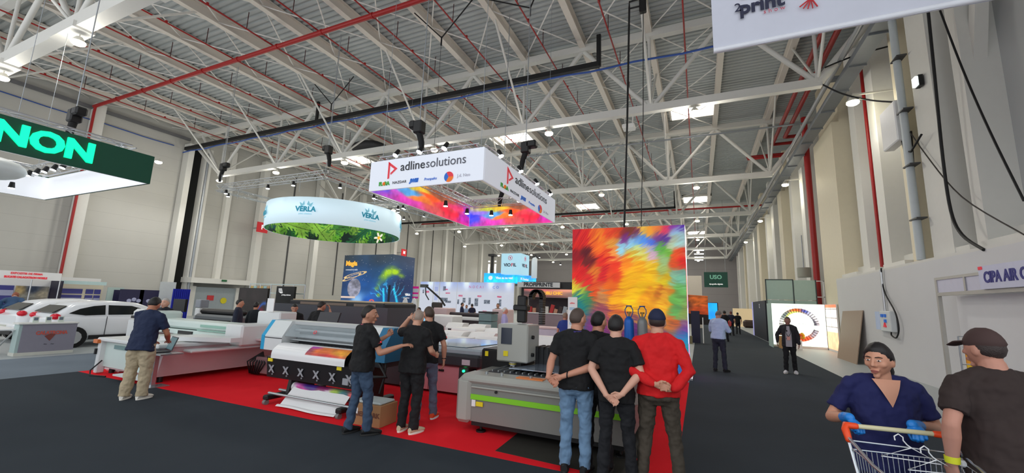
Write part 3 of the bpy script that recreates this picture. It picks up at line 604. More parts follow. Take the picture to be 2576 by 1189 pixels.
m.build('frame', alu, t2); wires(t2, [(-3.5,-2.4),(3.4,-2.4),(3.4,2.6)], .1, 6.2); wires(t2, [(-2,-2.4),(2,-2.4),(2.2,2.6)], -.6, 0, .008)
for i, (a, b) in enumerate(((-3.4,-2.0),(-2.9,-2.4),(-3.2,.6),(-3.2,2.2),(0,-2.4),(1.6,-2.4),(3.3,-1.5),(3.4,.4),(3.4,2.5),(3.0,2.6))): spot((-17+a, 13.9+b, 6.48), 'small white spotlight under the truss above the ring sign', 'spotlights above the ring sign')
hoist((-20.4, 11.5, 7.4), 12.9, 'black chain hoist at the left corner of the truss above the ring sign', 1); hoist((-13.55, 11.5, 7.4), 12.9, 'black chain hoist at the near right corner of the truss above the ring sign', -1)
for i, q in enumerate(((946, 498), (1022, 508), (1002, 530), (1018, 523), (1067, 541), (1016, 548))): spot(AY(q[0], q[1], 20), 'small bright spotlight hanging between the ring sign and the square sign', 'spotlights between the two hanging signs')
m = MB(); box_truss(m, AY(940, 505, 20), AY(1090, 545, 20), .25, .4, .02); tag(m.build('lighting_truss', steel), 'dark lighting truss with spotlights between the ring and square signs', 'truss')
# ---- white banner 2print, top right
t = thing('hanging_banner', 'large white fabric banner hanging at the top with dark and pink lettering', 'banner', (2.4, 8.0, 6.62))
x0, x1 = AY(1792, 60, 8).x-2.4, 5.3-2.4
m = MB(); n = 30; vs = []
for k, yy in enumerate((0, .02)):
    for i in range(n+1):
        for j in range(7): x = x0+(x1-x0)*i/n; vs.append((x, yy+.02*math.sin(i*.9+j*.6), j*.42))
F = []
for k in (0, 1):
    for i in range(n):
        for j in range(6): a = k*(n+1)*7+i*7+j; F.append([a, a+7, a+8, a+1] if k == 0 else [a, a+1, a+8, a+7])
m.put(vs, F, True); m.build('fabric', M('white banner fabric', (.80,.81,.86), .8, var=.03), t)
m = MB(); m.cyl((x0, .01, .05), (x1, .01, .05), .05, 12); m.build('hem_pole', M('banner hem', (.9,.91,.94), .5), t); wires(t, [(x0+.2, .01), (x1-.2, .01)], 2.5, 7.4)
navy = M('navy lettering', (.13,.14,.25), .6, var=0); pink = M('pink lettering', (.78,.35,.42), .6, var=0)
def onb(px, py): p = AY(px, py, 7.95); return (p.x-2.4, -.05, p.z-6.62)
q = onb(1856, 20); text('2', .24, navy, t, q); q = onb(1915, 10); text('print', .36, navy, t, q, bold=.012); q = onb(1948, 24); text('show', .11, pink, t, q, sp=1.6)
q = onb(1905, -24); text('copy', .3, pink, t, q, bold=.01)
q = onb(2040, -5); m = MB()
for i in range(5):
    a = -.9+i*.32; m.bar((q[0], q[1], q[2]), (q[0]+math.sin(a)*.22, q[1], q[2]-math.cos(a)*.2), .012, .02)
m.build('brush_mark', M('red mark', (.75,.15,.18), .6), t)
# ---- pair of cables from the roof
t = thing('cable_drop', 'pair of black cables dropping from a bracket in the roof', 'cable', (0, 14, 0))
pA, pB = AY(1583, 20, 14), AY(1618, 20, 14); o = Vector((0, 14, 0))
m = MB(); m.tube([pA-o, AY(1578, 300, 14)-o, AY(1569, 620, 14)-o], .035, 6); m.build('thick_cable', blackcable, t)
m = MB(); m.tube([pB-o, AY(1618, 300, 14)-o, AY(1612, 620, 14)-o], .013, 6); m.build('thin_cable', blackcable, t)
m = MB(); m.tube([pA-o, AY(1583, 5, 14)-o, AY(1625, -8, 14)-o], .035, 6); m.tube([AY(1583, 22, 14)-o, AY(1625, 12, 14)-o], .03, 6); m.build('bracket', black, t); m = MB(); a = AY(1617, 16, 14)-o; m.box(a.x-.12, a.x+.12, -.1, .1, a.z-.25, a.z+.4, bev=.03); m.build('motor', black, t)
# ---- magic tree lightbox
t = thing('lightbox', 'dark blue corner lightbox with a glowing tree and gold lettering', 'lightbox', (-15.33, 18.0, 0))
def night(U, V):
    c = rbf(U, V, [(0,1,(.2,.25,.3)),(.6,1,(.22,.27,.33)),(1,1,(.25,.3,.4)),(0,.5,(.12,.25,.45)),(.35,.5,(.1,.3,.55)),(.4,.2,(.1,.35,.75)),(.1,.3,(.15,.3,.5)),(.6,.6,(.15,.35,.55)),(.9,.5,(.15,.22,.38)),(1,.1,(.12,.25,.4)),(.6,.1,(.1,.3,.5)),(.25,.22,(.6,.8,1))], 3)*(.8+.4*fbm(U, V, 6, 1)[..., None])
    n = fbm(U, V, 9, 4); d = lambda x, y, r: np.clip(1-np.hypot((U-x)/r, (V-y)/(r*1.1)), 0, 1)
    g = sum(d(x, y, r) for x, y, r in [(.56,.52,.06),(.6,.6,.08),(.65,.68,.09),(.7,.73,.1),(.75,.74,.08),(.8,.72,.07),(.85,.66,.05),(.53,.44,.05),(.56,.33,.04)]); g = np.clip(g*(.3+1.8*(n-.3)), 0, 1)[..., None]
    c = c*(1-g)+np.array((.68,.85,.15))*g
    for x in (-.055, .055):
        s = np.clip(1-np.abs(U-.71-x*(1.2+(.5-V)*1.2)-(.02*np.sin(V*9)))/.022, 0, 1)*(V < .45)*(V > .02); c = c+s[..., None]*np.array((.05,.6,.65))
    br = np.abs(np.sin(np.arctan2(V-.2, U-.71)*11+n*6)); s = ((br < .25)*np.clip(1-np.abs(np.hypot(U-.71, (V-.2)*.8)-.2)/.13, 0, 1)*(V > .3))[..., None]; c = c+s*np.array((.1,.45,.5))
    tr = np.clip(1-np.abs(U-.71)/.025, 0, 1)*(V < .5); c = c*(1-tr[..., None]*.85)
    st_ = (np.random.RandomState(2).rand(*U.shape) > .9965)*(V > .5); c = np.where(st_[..., None], .85, c)
    for (a, b, rx, ry, an) in ((.14,.62,.14,.025,.45),(.19,.66,.16,.03,.3)):
        dx, dy = U-a, V-b; p = dx*math.cos(an)+dy*math.sin(an); q = -dx*math.sin(an)+dy*math.cos(an); e = np.abs(np.hypot(p/rx, q/ry)-1); c = np.where((e < .13)[..., None], np.array((.95,.8,.55)), c)
    dx, dy = U-.19, V-.44; cr = ((np.hypot(dx/.1, dy/.16) < 1) & (dy > -.14))[..., None]; c = np.where(cr, np.array((.55,.55,.62))*(.6+.9*fbm(U, V, 22, 6)[..., None]), c)
    pl = (np.abs(V-(.28-.33*(U-.02)*(U > .22))) < .016) & (U < .46); c = np.where(pl[..., None], np.array((.9,.8,.75)), c)
    r = np.hypot(U-.47, V-.22); c = np.where(((r < .04) & (r > .02))[..., None], np.array((.9,.4,.35)), c)
    return c
LBM = Mattr('night print', .40, .6, .8); split = .73
B('case', M('dark case', (.12,.14,.18)), t, -3.55, -.02, .02, 1.9, 0, 4.25)
graphic('print', LBM, t, lambda U, V: night(U*split, V), (-3.6, 0, .9), (0, 0, .9), (-3.6, 0, 4.27), 190, 160)
graphic('print', LBM, t, lambda U, V: night(split+U*(1-split), V), (0, 0, .9), (0, 1.92, .9), (0, 0, 4.27), 90, 160)
gold = M('gold lettering', (.95,.72,.25), .5, emit=.5)
text('Magia', .38, gold, t, (-3.0, -.02, 3.78), bold=.02); text('comenzii cu stele', .13, txt_white, t, (-2.95, -.02, 3.42))
text('VERLA', .16, txt_white, t, (.02, 1.45, 2.1), (0,1,0), bold=.01); text('printsolutions', .1, txt_white, t, (.02, 1.35, 1.92), (0,1,0))
# ---- VIOFIL tower sign with blue ticker, both hanging at the middle of the hall
t = thing('tower_sign', 'pale blue square tower sign with a shield emblem in the middle distance', 'sign', (-13.65, 30.8, 4.1))
pb = M('pale blue lit', (.66,.83,.90), .6, emit=.5)
B('case', pb, t, -.85, .85, -.8, 1.0, 0, 1.66); cut = [('VIO', txt_dark, -.3), ('F', redm, .12), ('IL', txt_dark, .35)]
for s_, mm, xx in cut: text(s_, .36, mm, t, (xx, -.82, .72), bold=.01)
for s_, mm, xx in cut: text(s_, .36, mm, t, (.87, .1+xx*1.05, .72), (0,1,0), bold=.01)
for u, o in (((1,0,0), (-.05,-.82,1.3)), ((0,1,0), (.87,.1,1.3))):
    m = MB(); o = Vector(o); u = Vector(u); n = u.cross(Vector((0,0,1)))*.01
    for r0_, r1_ in ((.16, .19),):
        for i in range(10): a, b = 2*PI*i/10, 2*PI*(i+1)/10; m.prism([o+(u*math.cos(a)+Vector((0,0,1))*math.sin(a))*r0_, o+(u*math.cos(a)+Vector((0,0,1))*math.sin(a))*r1_, o+(u*math.cos(b)+Vector((0,0,1))*math.sin(b))*r1_, o+(u*math.cos(b)+Vector((0,0,1))*math.sin(b))*r0_], n)
    m.prism([o+u*-.05+Vector((0,0,.08)), o+u*-.05-Vector((0,0,.02)), o+u*.05-Vector((0,0,.09)), o+u*.05+Vector((0,0,.05))], n); m.build('shield_emblem', redm, t)
wires(t, [(-.5,0),(.6,.5)], 1.6, 10)
t = thing('ticker_sign', 'bright blue square ring of screens below the pale tower sign', 'screen', (-13.55, 31.0, 3.4))
def tick(U, V): return np.clip(rbf(U, V, [(0,.5,(.05,.6,.95)),(.4,.2,(.1,.65,.95)),(.7,.8,(.15,.5,.9)),(1,.5,(.1,.7,.95)),(.5,.9,(.05,.45,.85))], 2)*(.85+.4*fbm(U*4, V, 4, 9)[..., None]), 0, 1)
B('case', black, t, -3.0, .05, .02, 4.3, 0, .85)
tm = Mattr('ticker', 1.2, .4, .1)
graphic('screen', tm, t, tick, (-3.0, 0, .0), (0.08, 0, .0), (-3.0, 0, .85), 60, 12); graphic('screen', tm, t, tick, (.08, 0, .0), (.08, 4.3, .0), (.08, 0, .85), 60, 12)
text('Vino sa ne vezi', .26, txt_white, t, (-1.1, -.02, .45), bold=.012); text('BVL  Promotional', .24, txt_white, t, (.1, 1.5, .45), (0,1,0), bold=.012)
m = MB(); m.cyl((-2.35,-.13,.45), (-2.35,-.01,.45), .17, 14); m.build('round_logo', txt_white, t); wires(t, [(-2.4,1),(-.2,1.8)], .8, 8.5)
t = thing('lighting_tower', 'black vertical truss tower with lamps left of the pale tower sign', 'truss', AY(1237, 700, 33)); t.location.z = 0
m = MB(); m.box(-.1,.1,-.1,.1,0,6.0).box(-.3,.3,-.3,.3,5.9,6.1); m.build('tower', black, t)
wl = M('lamp strip', (1,1,1), emit=4)
for xx in (-.35, .28): B('lamp_strip', wl, t, xx, xx+.1, -.1, .0, 4.4, 5.2); B('lamp_strip', wl, t, xx, xx+.1, -.1, .0, 5.4, 5.5)
t = thing('hanging_banner', 'round-topped white banner on a dark pole right of the pale tower sign', 'banner', AY(1344, 672, 32)); m = MB(); m.prism([(-.25,0,-.9),(.25,0,-.9),(.25,0,.7),(.1,0,.85),(-.15,0,.8),(-.25,0,.5)], (0,.03,0)); m.build('fabric', white, t); m = MB(); m.tube([(-.2,.05,.8),(.1,.05,1.0),(.4,.05,.7)], .06, 6); m.build('arm', black, t)
for q in ((1357, 645), (1410, 663), (1290, 712)): spot(AY(q[0], q[1], 34), 'small round lamp hanging in the distance near the pale tower sign', 'distant round lamps')
# ---- green hanging sign over the aisle
t = thing('hanging_sign', 'dark green rectangular sign hanging over the far aisle', 'sign', (1.8, 52, 4.35))
B('panel', M('bottle green', (.05,.27,.22), .5, emit=.12), t, -1.2, 1.2, -.05, .05, 0, 1.7)
text('USO', .62, M('pale green lettering', (.5,.75,.65), emit=.2), t, (0, -.07, 1.12), bold=.02); text('tipografie digitala', .2, txt_white, t, (0, -.07, .35), bold=.008); wires(t, [(-1,0),(1,0)], 1.6, 10, .02)
# ---- red P signs on the left wall
for q, lb, ch in (((660, 572), 'red square pictogram sign on the left wall column, beside the ring sign', 'P'), ((1016, 635), 'red square pictogram sign above the dark blue corner lightbox', 'M')):
    p = AX(q[0], q[1], -35.6); t = thing('pictogram_sign', lb, 'sign', p); B('panel', M('signal red', (.78,.1,.15), emit=.15), t, -.04, .04, -.5, .5, -.45, .45); text(ch, .55, txt_white, t, (.06, 0, .0), (0,1,0), bold=.02); B('bracket', steel, t, -1.2, -.04, -.03, .03, -.03, .03)
# ================================================================== stands in the middle and far distance
def partition(label, x0, x1, y0, y1, z1, mat, cat='wall panel', name='stand_wall', z0=0, group=None): return tag(B(name, mat, None, x0, x1, y0, y1, z0, z1), label, cat, group)
wpan = M('white stand panel', (.88,.88,.88), .6, var=.02)
def laminate(key, c, r=.5): return M(key, c, r, var=.04)
# left wall shell booths
t = thing('exhibition_stand', 'white shell booth with blue panels and a banner of red capitals by the left wall', 'stand', (-34, 9.9, 0))
bp = laminate('blue print panel', (.26,.26,.55)); lp = laminate('lilac panel', (.65,.66,.78))
B('back_wall', wpan, t, -.6, -.5, -2.6, 3.4, 0, 2.45); B('header', white, t, .9, .95, -1.6, 1.1, 2.2, 2.62)
text('EXPOZITIE DE FIRMA', .14, redm, t, (.97, -.25, 2.5), (0,1,0), bold=.005, sx=.9); text('BUCATE CALACATRON NOBILE', .14, redm, t, (.97, -.25, 2.3), (0,1,0), bold=.01, sx=.78)
for y0, y1 in ((-2.4, -.2), (.0, .9)):
    B('poster', bp, t, -.5, -.47, y0, y1, .6, 1.85); B('poster_stripe', lp, t, -.46, -.45, y0, y1, 1.3, 1.6)
B('side_wall', laminate('dark side', (.12,.1,.2)), t, -.5, .9, 1.2, 1.26, 0, 2.2)
def cafe(U, V): return rbf(U, V, [(.1,.8,(.75,.65,.45)),(.5,.85,(.2,.25,.35)),(.4,.4,(.55,.55,.52)),(.8,.6,(.8,.75,.65)),(.2,.2,(.5,.5,.48)),(.9,.1,(.6,.6,.65))])*(.7+.6*fbm(U, V, 12, 3)[..., None])
graphic('poster', Mattr('poster', .0, .6), t, cafe, (-.44, -.15, .7), (-.44, 1.15, .7), (-.44, -.15, 1.85), 26, 20)
for yy in (-1.5, .0, 1.1): m = MB(); m.cyl((.9, yy, 0), (.9, yy, 2.4), .03, 8); m.build('post', alu, t)
t = thing('exhibition_stand', 'cream shell booth with blue posters, second from the left edge by the left wall', 'stand', (-33.9, 12.2, 0))
cr = laminate('cream panel', (.86,.82,.74)); B('back_wall', cr, t, -.5, -.4, -1.0, 1.2, 0, 2.2); B('header', M('pale green glass', (.75,.85,.85), .3), t, .0, .05, -.9, 1.15, 2.05, 2.25)
for a, b in ((-.95, .25), (.4, .75), (.8, 1.1)): B('poster', bp, t, -.4, -.37, a, b, 1.5, 1.78); B('poster', bp, t, -.4, -.37, a, b, .5, 1.42); B('poster_stripe', lp, t, -.36, -.35, a, b, 1.1, 1.25)
t = thing('exhibition_stand', 'pale green shell corner with a narrow dark poster by the left wall', 'stand', (-33.8, 13.75, 0)); B('back_wall', laminate('pale green panel', (.7,.78,.76)), t, -.1, 0, -.3, .5, 0, 1.95); dk = laminate('ink blue poster', (.14,.13,.27)); B('poster', dk, t, 0, .03, .0, .45, .5, 1.8)
for k, (q, lb) in enumerate((((330, 752), 'dark blue poster with machine pictures by the left wall, nearer of two'), ((378, 755), 'dark blue poster with machine pictures by the left wall, farther of two'))):
    p = AX(q[0], q[1], -33); t = thing('poster_board', lb, 'poster', (-33, p.y, 0)); B('board', dk, t, -.05, 0, -.62, .62, 0, 1.86)
    m = MB()
    for j in range(3): m.ball((.0, -.1+.25*j, 1.15+.08*(j % 2)), (.02, .13, .12), 8, 6)
    m.build('product_picture', lp, t)
t = thing('stand_wall', 'plain pale grey stand panel beside the blue curtain', 'wall panel', (-33, 16.35, 0)); B('panel', laminate('pale grey', (.78,.8,.81)), t, -.05, .05, -.55, .35, 0, 2.45)
def curtain(label, x, y0, y1, z, c):
    m = MB(); n = 40; vs = []
    for k in (0, 1):
        for i in range(n+1): yy = y0+(y1-y0)*i/n; xx = x+.06*math.sin(i*1.3)-.03*k; vs += [(xx, yy, .02), (xx, yy, z)]
    F = [[2*i, 2*i+2, 2*i+3, 2*i+1] for i in range(n)]+[[2*(n+1+i), 2*(n+1+i)+1, 2*(n+1+i)+3, 2*(n+1+i)+2] for i in range(n)]
    m.put(vs, F, True); return tag(m.build('curtain', laminate(label[:12], c, .8)), label, 'curtain')
curtain('royal blue curtain hanging by the left wall door', -32, 16.1, 17.1, 2.0, (.08,.13,.62)); curtain('dark red curtain right of the grey door', -32.5, 21.4, 22.2, 1.95, (.62,.05,.09))
# service door
t = struct(B('door_1', M('door grey', (.62,.66,.68), .5), None, -36.9, -36.3, 19.7, 23.2, 0, 2.25))
B('door_frame', cream, t, -36.3, -36.2, 19.5, 19.75, 0, 2.3); B('door_frame', cream, t, -36.3, -36.2, 22.9, 23.15, 0, 2.3); B('canopy', cream, t, -36.9, -35.4, 18.9, 23.9, 2.55, 2.95)
B('exit_sign', M('exit green', (.05,.3,.15), emit=.3), t, -35.38, -35.34, 21.1, 21.5, 2.75, 2.9)
m = MB(); m.cyl((-36.28,22.0,1.2), (-36.25,22.0,1.2), .25, 14); m.build('yellow_sticker', M('yellow sticker', (.85,.8,.1)), t); B('red_notice', M('red notice', (.8,.2,.22)), t, -36.29, -36.25, 20.7, 21.2, 1.2, 1.6)
# plotter stand behind the flatbed printer
def wideformat(label, loc, rz, w, body, dark, tagcol=None):
    t = thing('large_format_printer', label, 'printer', loc, rz)
    m = MB(); m.box(-w/2, w/2, -.3, .3, .85, 1.15, bev=.06); m.build('body', body, t); B('platen', dark, t, -w/2+.2, w/2-.2, -.42, -.28, .8, 1.0)
    m = MB(); m.box(-w/2+.15, w/2-.15, -.25, .2, 1.15, 1.32, bev=.06); m.build('cover', dark, t)
    for s in (-1, 1):
        m = MB(); m.box(s*(w/2-.3)-.04, s*(w/2-.3)+.04, -.05, .05, .12, .85); m.box(s*(w/2-.3)-.05, s*(w/2-.3)+.05, -.35, .35, .04, .12); m.build('leg', dark, t)
    return t
t = wideformat('dark grey plotter with a colourful print, behind the white flatbed printer', AY(560, 815, 8.6).xy.to_3d(), 0, 2.1, laminate('mid grey plastic', (.4,.42,.43)), black)
def bars(U, V): return rbf(U, V, [(.05,.5,(.45,.2,.25)),(.2,.5,(.2,.35,.6)),(.32,.5,(.85,.45,.3)),(.42,.5,(.2,.4,.65)),(.55,.5,(.9,.5,.35)),(.66,.4,(.1,.3,.35)),(.8,.6,(.7,.2,.2)),(.9,.4,(.1,.35,.4))], 6)
graphic('print', Mattr('poster', 0, .6), t, bars, (-.7, -.44, .45), (.75, -.44, .45), (-.7, -.44, .82), 30, 10)
t = thing('screen_wall', 'large dark display wall with a blue trail picture behind the plotter', 'screen', AY(632, 770, 12).xy.to_3d())
def trail(U, V): b = np.exp(-((V-.4-.5*(U-.6)-.1*np.sin(U*9))/.04)**2)*(U > .5); r = np.exp(-((V-.45)/.1)**2-((U-.85)/.08)**2); return np.array((.13,.11,.11))*(.7+.8*fbm(U, V, 5, 2)[..., None])+b[..., None]*np.array((.0,.2,.5))+r[..., None]*np.array((.35,.0,.1))
B('case', black, t, -.95, .95, .01, .1, .0, 2.1); graphic('print', Mattr('dark print', .3, .5), t, trail, (-.95,0,.3), (.95,0,.3), (-.95,0,2.08), 40, 40)
t = thing('sign_totem', 'black sign panel with a white emblem left of the dark grey stand', 'sign', AY(716, 745, 13.6).xy.to_3d()); B('panel', black, t, -.62, .62, 0, .1, 0, 2.25); m = MB()
for i in range(3): m.tube([(-.42+.08*i, -.02, 2.15), (-.38+.1*i, -.02, 1.98), (-.25+.05*i, -.02, 1.93)], .018, 5)
m.build('emblem', txt_white, t); text('printing solutions', .09, txt_white, t, (.1, -.01, 1.85))
# glass display racks behind
t = thing('display_rack', 'glass and aluminium display rack behind the dark display wall', 'rack', AY(655, 722, 14).xy.to_3d())
for xx in (-.8, 0, .8, 1.6, 2.4, 3.2): m = MB(); m.cyl((xx,0,0), (xx,0,2.35), .025, 6); m.build('post', alu, t)
for zz in (2.33, 1.9): B('shelf', M('rack rail', (.75,.82,.82), .3), t, -.8, 3.2, -.03, .03, zz, zz+.04)
for i in range(6): B('sample_board', laminate('sample %d' % (i % 3), [(.75,.65,.4), (.6,.75,.75), (.7,.55,.4)][i % 3]), t, -.75+.25*i, -.55+.25*i, .0, .02, 1.94, 2.25)
# dark grey stand with machine
t = thing('stand_counter', 'long dark grey stand wall behind the roll printer', 'wall panel', (-13.4, 11.9, 0))
dg = laminate('anthracite panel', (.25,.255,.29)); B('front_panel', dg, t, -3.35, 3.2, 0, .1, 0, 1.5); B('end_panel', dg, t, 3.1, 3.2, .1, 1.6, 0, 1.5); B('end_panel', dg, t, -3.35, -3.25, .1, 1.2, 0, 1.5)
t = thing('flatbed_machine', 'low black flatbed machine with a pale wooden top above the dark grey stand wall', 'machine', (-13.1, 13.2, 0))
B('bed', laminate('wood top', (.78,.70,.58)), t, -2.9, 2.1, -.6, 1.2, 1.66, 1.70); B('body', laminate('machine black', (.13,.13,.15)), t, -3.0, 2.2, -.7, 1.3, 1.2, 1.66, bev=.05); B('base', black, t, -2.5, 2.0, -.4, 1.1, 0, 1.2)
for i in range(3): B('drawer_front', laminate('drawer wood', (.5,.43,.38)), t, -2.3+1.5*i, -1.2+1.5*i, -.72, -.69, 1.5, 1.6)
# white product wall
t = thing('stand_wall', 'long white product wall lit blue from above with pictures of machines', 'wall panel', (-17.8, 30, 0))
def prod_with_light(U, V):
    c = np.ones(U.shape+(3,))*np.array((.80,.82,.88)); top = np.clip((V-.72)/.28, 0, 1)[..., None]; c = c*(1-top*.45)+np.array((.45,.58,.92))*top*.45  # blue light from above is mixed into the top of the print
    for x in (.12, .32, .52, .77, .95): c = c+np.exp(-((U-x)/.035)**2-((V-1)/.16)**2)[..., None]*.3  # pools of lamp light along the top edge, painted into the colour
    for x in (.155, .225, .42): c = np.where((np.abs(U-x) < .003)[..., None], .7, c)
    for x, y, w_, h_, k in ((.09,.72,.02,.03,0),(.04,.73,.008,.05,1),(.3,.8,.02,.02,0),(.32,.7,.025,.02,0),(.46,.64,.022,.02,0),(.66,.64,.022,.02,0),(.86,.64,.022,.02,0),(.72,.25,.02,.02,0),(.28,.52,.04,.05,1),(.33,.47,.03,.03,1),(.5,.52,.014,.06,1),(.56,.5,.012,.09,1),(.63,.48,.02,.1,1),(.74,.5,.03,.05,1),(.87,.48,.012,.09,1),(.28,.82,.015,.06,1),(.44,.48,.01,.06,1),(.19,.6,.02,.1,2),(.19,.8,.02,.06,2)):
        k_ = ((np.abs(U-x) < w_) & (np.abs(V-y) < h_)); nn = fbm(U*3, V, 40, 3); col = ((.78,.25,.4), (.2,.24,.3), (.6,.65,.85))[k]; a = (k_*np.clip(.35+1.1*nn-.2, 0, 1))[..., None]; c = c*(1-a)+np.array(col)*a
    return np.clip(c, 0, 1)
B('wall', wpan, t, -4.5, 4.5, .02, .14, 0, 3.42); graphic('print', Mattr('product print and light', .35, .6, .7), t, prod_with_light, (-4.5, 0, .3), (4.5, 0, .3), (-4.5, 0, 3.4), 300, 90)
text('NOCAI', .30, M('faint magenta', (.80,.45,.62), emit=.2), t, (1.1, -.02, 3.02), sp=1.7); text('CO', .30, M('faint blue', (.35,.5,.8), emit=.2), t, (2.9, -.02, 3.02), sp=1.7)
# copper café-like stand with header
t = thing('exhibition_stand', 'stand with a copper lit header and dark shelves of glossy boxes', 'stand', (-9.3, 27, 0))
def cop(U, V): c = rbf(U, V, [(.0,.5,(.35,.27,.28)),(.3,.9,(.85,.45,.45)),(.5,.5,(.72,.5,.38)),(.75,.95,(.9,.6,.5)),(1,.4,(.5,.4,.38)),(.5,0,(.4,.25,.25))], 3); return c
B('header_box', black, t, -2.1, 2.1, .02, .5, 2.3, 3.35); graphic('header_print', Mattr('copper print', .45, .4, .6), t, cop, (-1.9,0,2.3), (2.05,0,2.3), (-1.9,0,2.85), 60, 20)
text('SUBLI CHIC', .28, gold, t, (.2, -.03, 2.58), bold=.01); text('PROFIPRINTE', .36, txt_dark, t, (-.75, -.3, 3.13), bold=.012)
B('header_sign', M('grey white sign', (.75,.75,.75), .5, emit=.1), t, -2.3, .8, -.27, -.2, 2.95, 3.3)
B('back_wall', laminate('aubergine', (.2,.13,.16)), t, -2.1, 2.1, 1.5, 1.6, 0, 2.3); B('counter_top', wpan, t, -1.8, 2.1, -.5, .2, 1.2, 1.26); B('counter_front', laminate('taupe panel', (.55,.47,.50)), t, -1.8, 2.1, -.45, -.35, 0, 1.2)
random.seed(9)
for i in range(12):
    x = -1.6+.3*i; hh = random.uniform(.25, .6); g = thing('display_box', 'small display box on the counter of the copper-lit stand, %s from its left' % ORD[i], 'box', (-9.3+x, 26.8, 1.26), 0, 'boxes on the copper-lit stand')
    mm = laminate('dispbox %d' % (i % 5), [(.8,.78,.76), (.7,.15,.15), (.72,.52,.42), (.2,.12,.12), (.6,.62,.65)][(2 if i in (6,7,8,9) else i) % 5])
    m = MB(); m.M = Matrix.Rotation(.25 if i in (6,7,8,9) else 0, 4, 'Y'); m.box(-.12, .12, -.06, .06, 0, hh); m.build('carton', mm, g)
# machines of the middle stands: white and rose cabinets
rose = laminate('rose white', (.88,.76,.76)); offw = laminate('off white', (.95,.95,.94)); rosed = laminate('rose', (.88,.58,.57))
def cabinet(label, x, y, w, d, z, lid='slope', c1=None, c2=None, group=None):
    t = thing('digital_cutter', label, 'machine', (x, y, 0), 0, group)
    B('base', c2 or rose, t, -w/2, w/2, -d/2, d/2, .05, z*.62, bev=.03)
    m = MB()
    if lid == 'slope': m.prism([(-w/2, -d/2, z*.62), (-w/2, d/2, z*.62), (-w/2, d/2, z), (-w/2, 0, z), (-w/2, -d/2+.05, z*.72)], (w, 0, 0))
    else: m.box(-w/2, w/2, -d/2, d/2, z*.62, z, bev=.05)
    m.build('hood', c1 or offw, t); B('window', M('smoked window', (.25,.28,.3), .15), t, -w*.3, w*.1, -d/2-.012, -d/2, z*.25, z*.5); m = MB(); m.cyl((w*.3, -d/2-.05, z*.55), (w*.3, -d/2, z*.55), .03, 8); m.build('knob', redm, t)
    return t
for i, (px, py, y, w_, z, ld) in enumerate(((1135, 842, 10.7, .85, .95, 'slope'), (1182, 842, 12, .95, 1.0, 'box'), (1215, 850, 11, .8, .95, 'slope'), (1250, 845, 12.2, .8, 1.0, 'slope'), (1120, 800, 15, 1.2, 1.25, 'box'), (1398, 850, 10.5, 1.5, 1.0, 'slope'))):
    p = AY(px, py, y)
    cabinet(['white-hooded rose cabinet with an open lid just behind the grey flatbed', 'large white box-shaped machine among the rose cabinets', 'rose and white machine with a sloping hood next to the lavender-shirted man', 'narrow rose machine behind the dark laser gantry', 'tall pale rose machine left of the long white printer', 'pale machine with a wide sloping white top behind the black gantry'][i], p.x, y, w_, .9, z, ld)
for i, (px, py, y, w_, z) in enumerate(((1160, 862, 10.2, .55, .85), (1232, 862, 10.4, .6, .9), (1108, 858, 10.6, .5, .9), (1276, 850, 13.5, .6, .95), (1205, 828, 14, .7, 1.0), (1150, 822, 14.2, .7, 1.0))):
    p = AY(px, py, y); t = thing('desktop_printer', 'small white desktop printer on a rose stand in the middle stand, %s from its left' % ORD[(1, 4, 0, 5, 3, 2)[i]], 'printer', (p.x, y, 0), group='small white desktop printers')
    B('stand', rosed if i % 2 else rose, t, -w_/2, w_/2, -.3, .3, 0, z*.7); m = MB(); m.prism([(-w_/2,-.32,z*.7),(-w_/2,.3,z*.7),(-w_/2,.3,z),(-w_/2,-.1,z),(-w_/2,-.32,z*.82)], (w_,0,0)); m.build('body', offw, t); B('slot', black, t, -w_*.3, w_*.3, -.33, -.32, z*.74, z*.79)
t = wideformat('long white and rose printer with a dark slot in the middle stand', AY(1190, 820, 17).xy.to_3d(), 0, 3.4, offw, laminate('dark slot', (.2,.16,.18)))
B('side_cabinet', rose, t, 1.2, 1.9, -.5, .3, .1, 1.55, bev=.03); B('side_cabinet', rose, t, -1.9, -1.15, -.5, .3, .1, 1.5, bev=.03); B('base_panel', rose, t, -1.2, 1.2, -.3, .2, .1, .8)
t = thing('white_machine', 'white rectangular machine with a control pad beside the lavender-shirted man', 'machine', AY(1262, 812, 18.3).xy.to_3d()); B('housing', offw, t, -.25, .35, -.4, .4, 0, 1.45, bev=.05); B('control_pad', M('dark pad', (.2,.3,.35)), t, -.2, .1, -.43, -.4, 1.0, 1.3)
t = thing('tool_cabinet', 'grey-green drawer cabinet behind the rose machines', 'cabinet', AY(1228, 806, 15.7).xy.to_3d())
for i in range(4): B('drawer', M('green grey drawer', (.45,.55,.56)), t, -.3, .3, -.3, .3, .1+.32*i, .4+.32*i, bev=.02)
B('top', black, t, -.32, .32, -.3, .3, 1.38, 1.45)
t = thing('counter', 'low white counter with rose top strip behind the black gantry at right', 'counter', AY(1400, 815, 14).xy.to_3d()); B('body', laminate('pale lilac panel', (.84,.8,.86)), t, -1.0, .7, -.1, .5, 0, 1.0); B('side_post', rosed, t, -1.0, -.85, -.14, -.1, 0, 1.15); B('top', rose, t, -1.05, .75, -.15, .55, 1.0, 1.05)
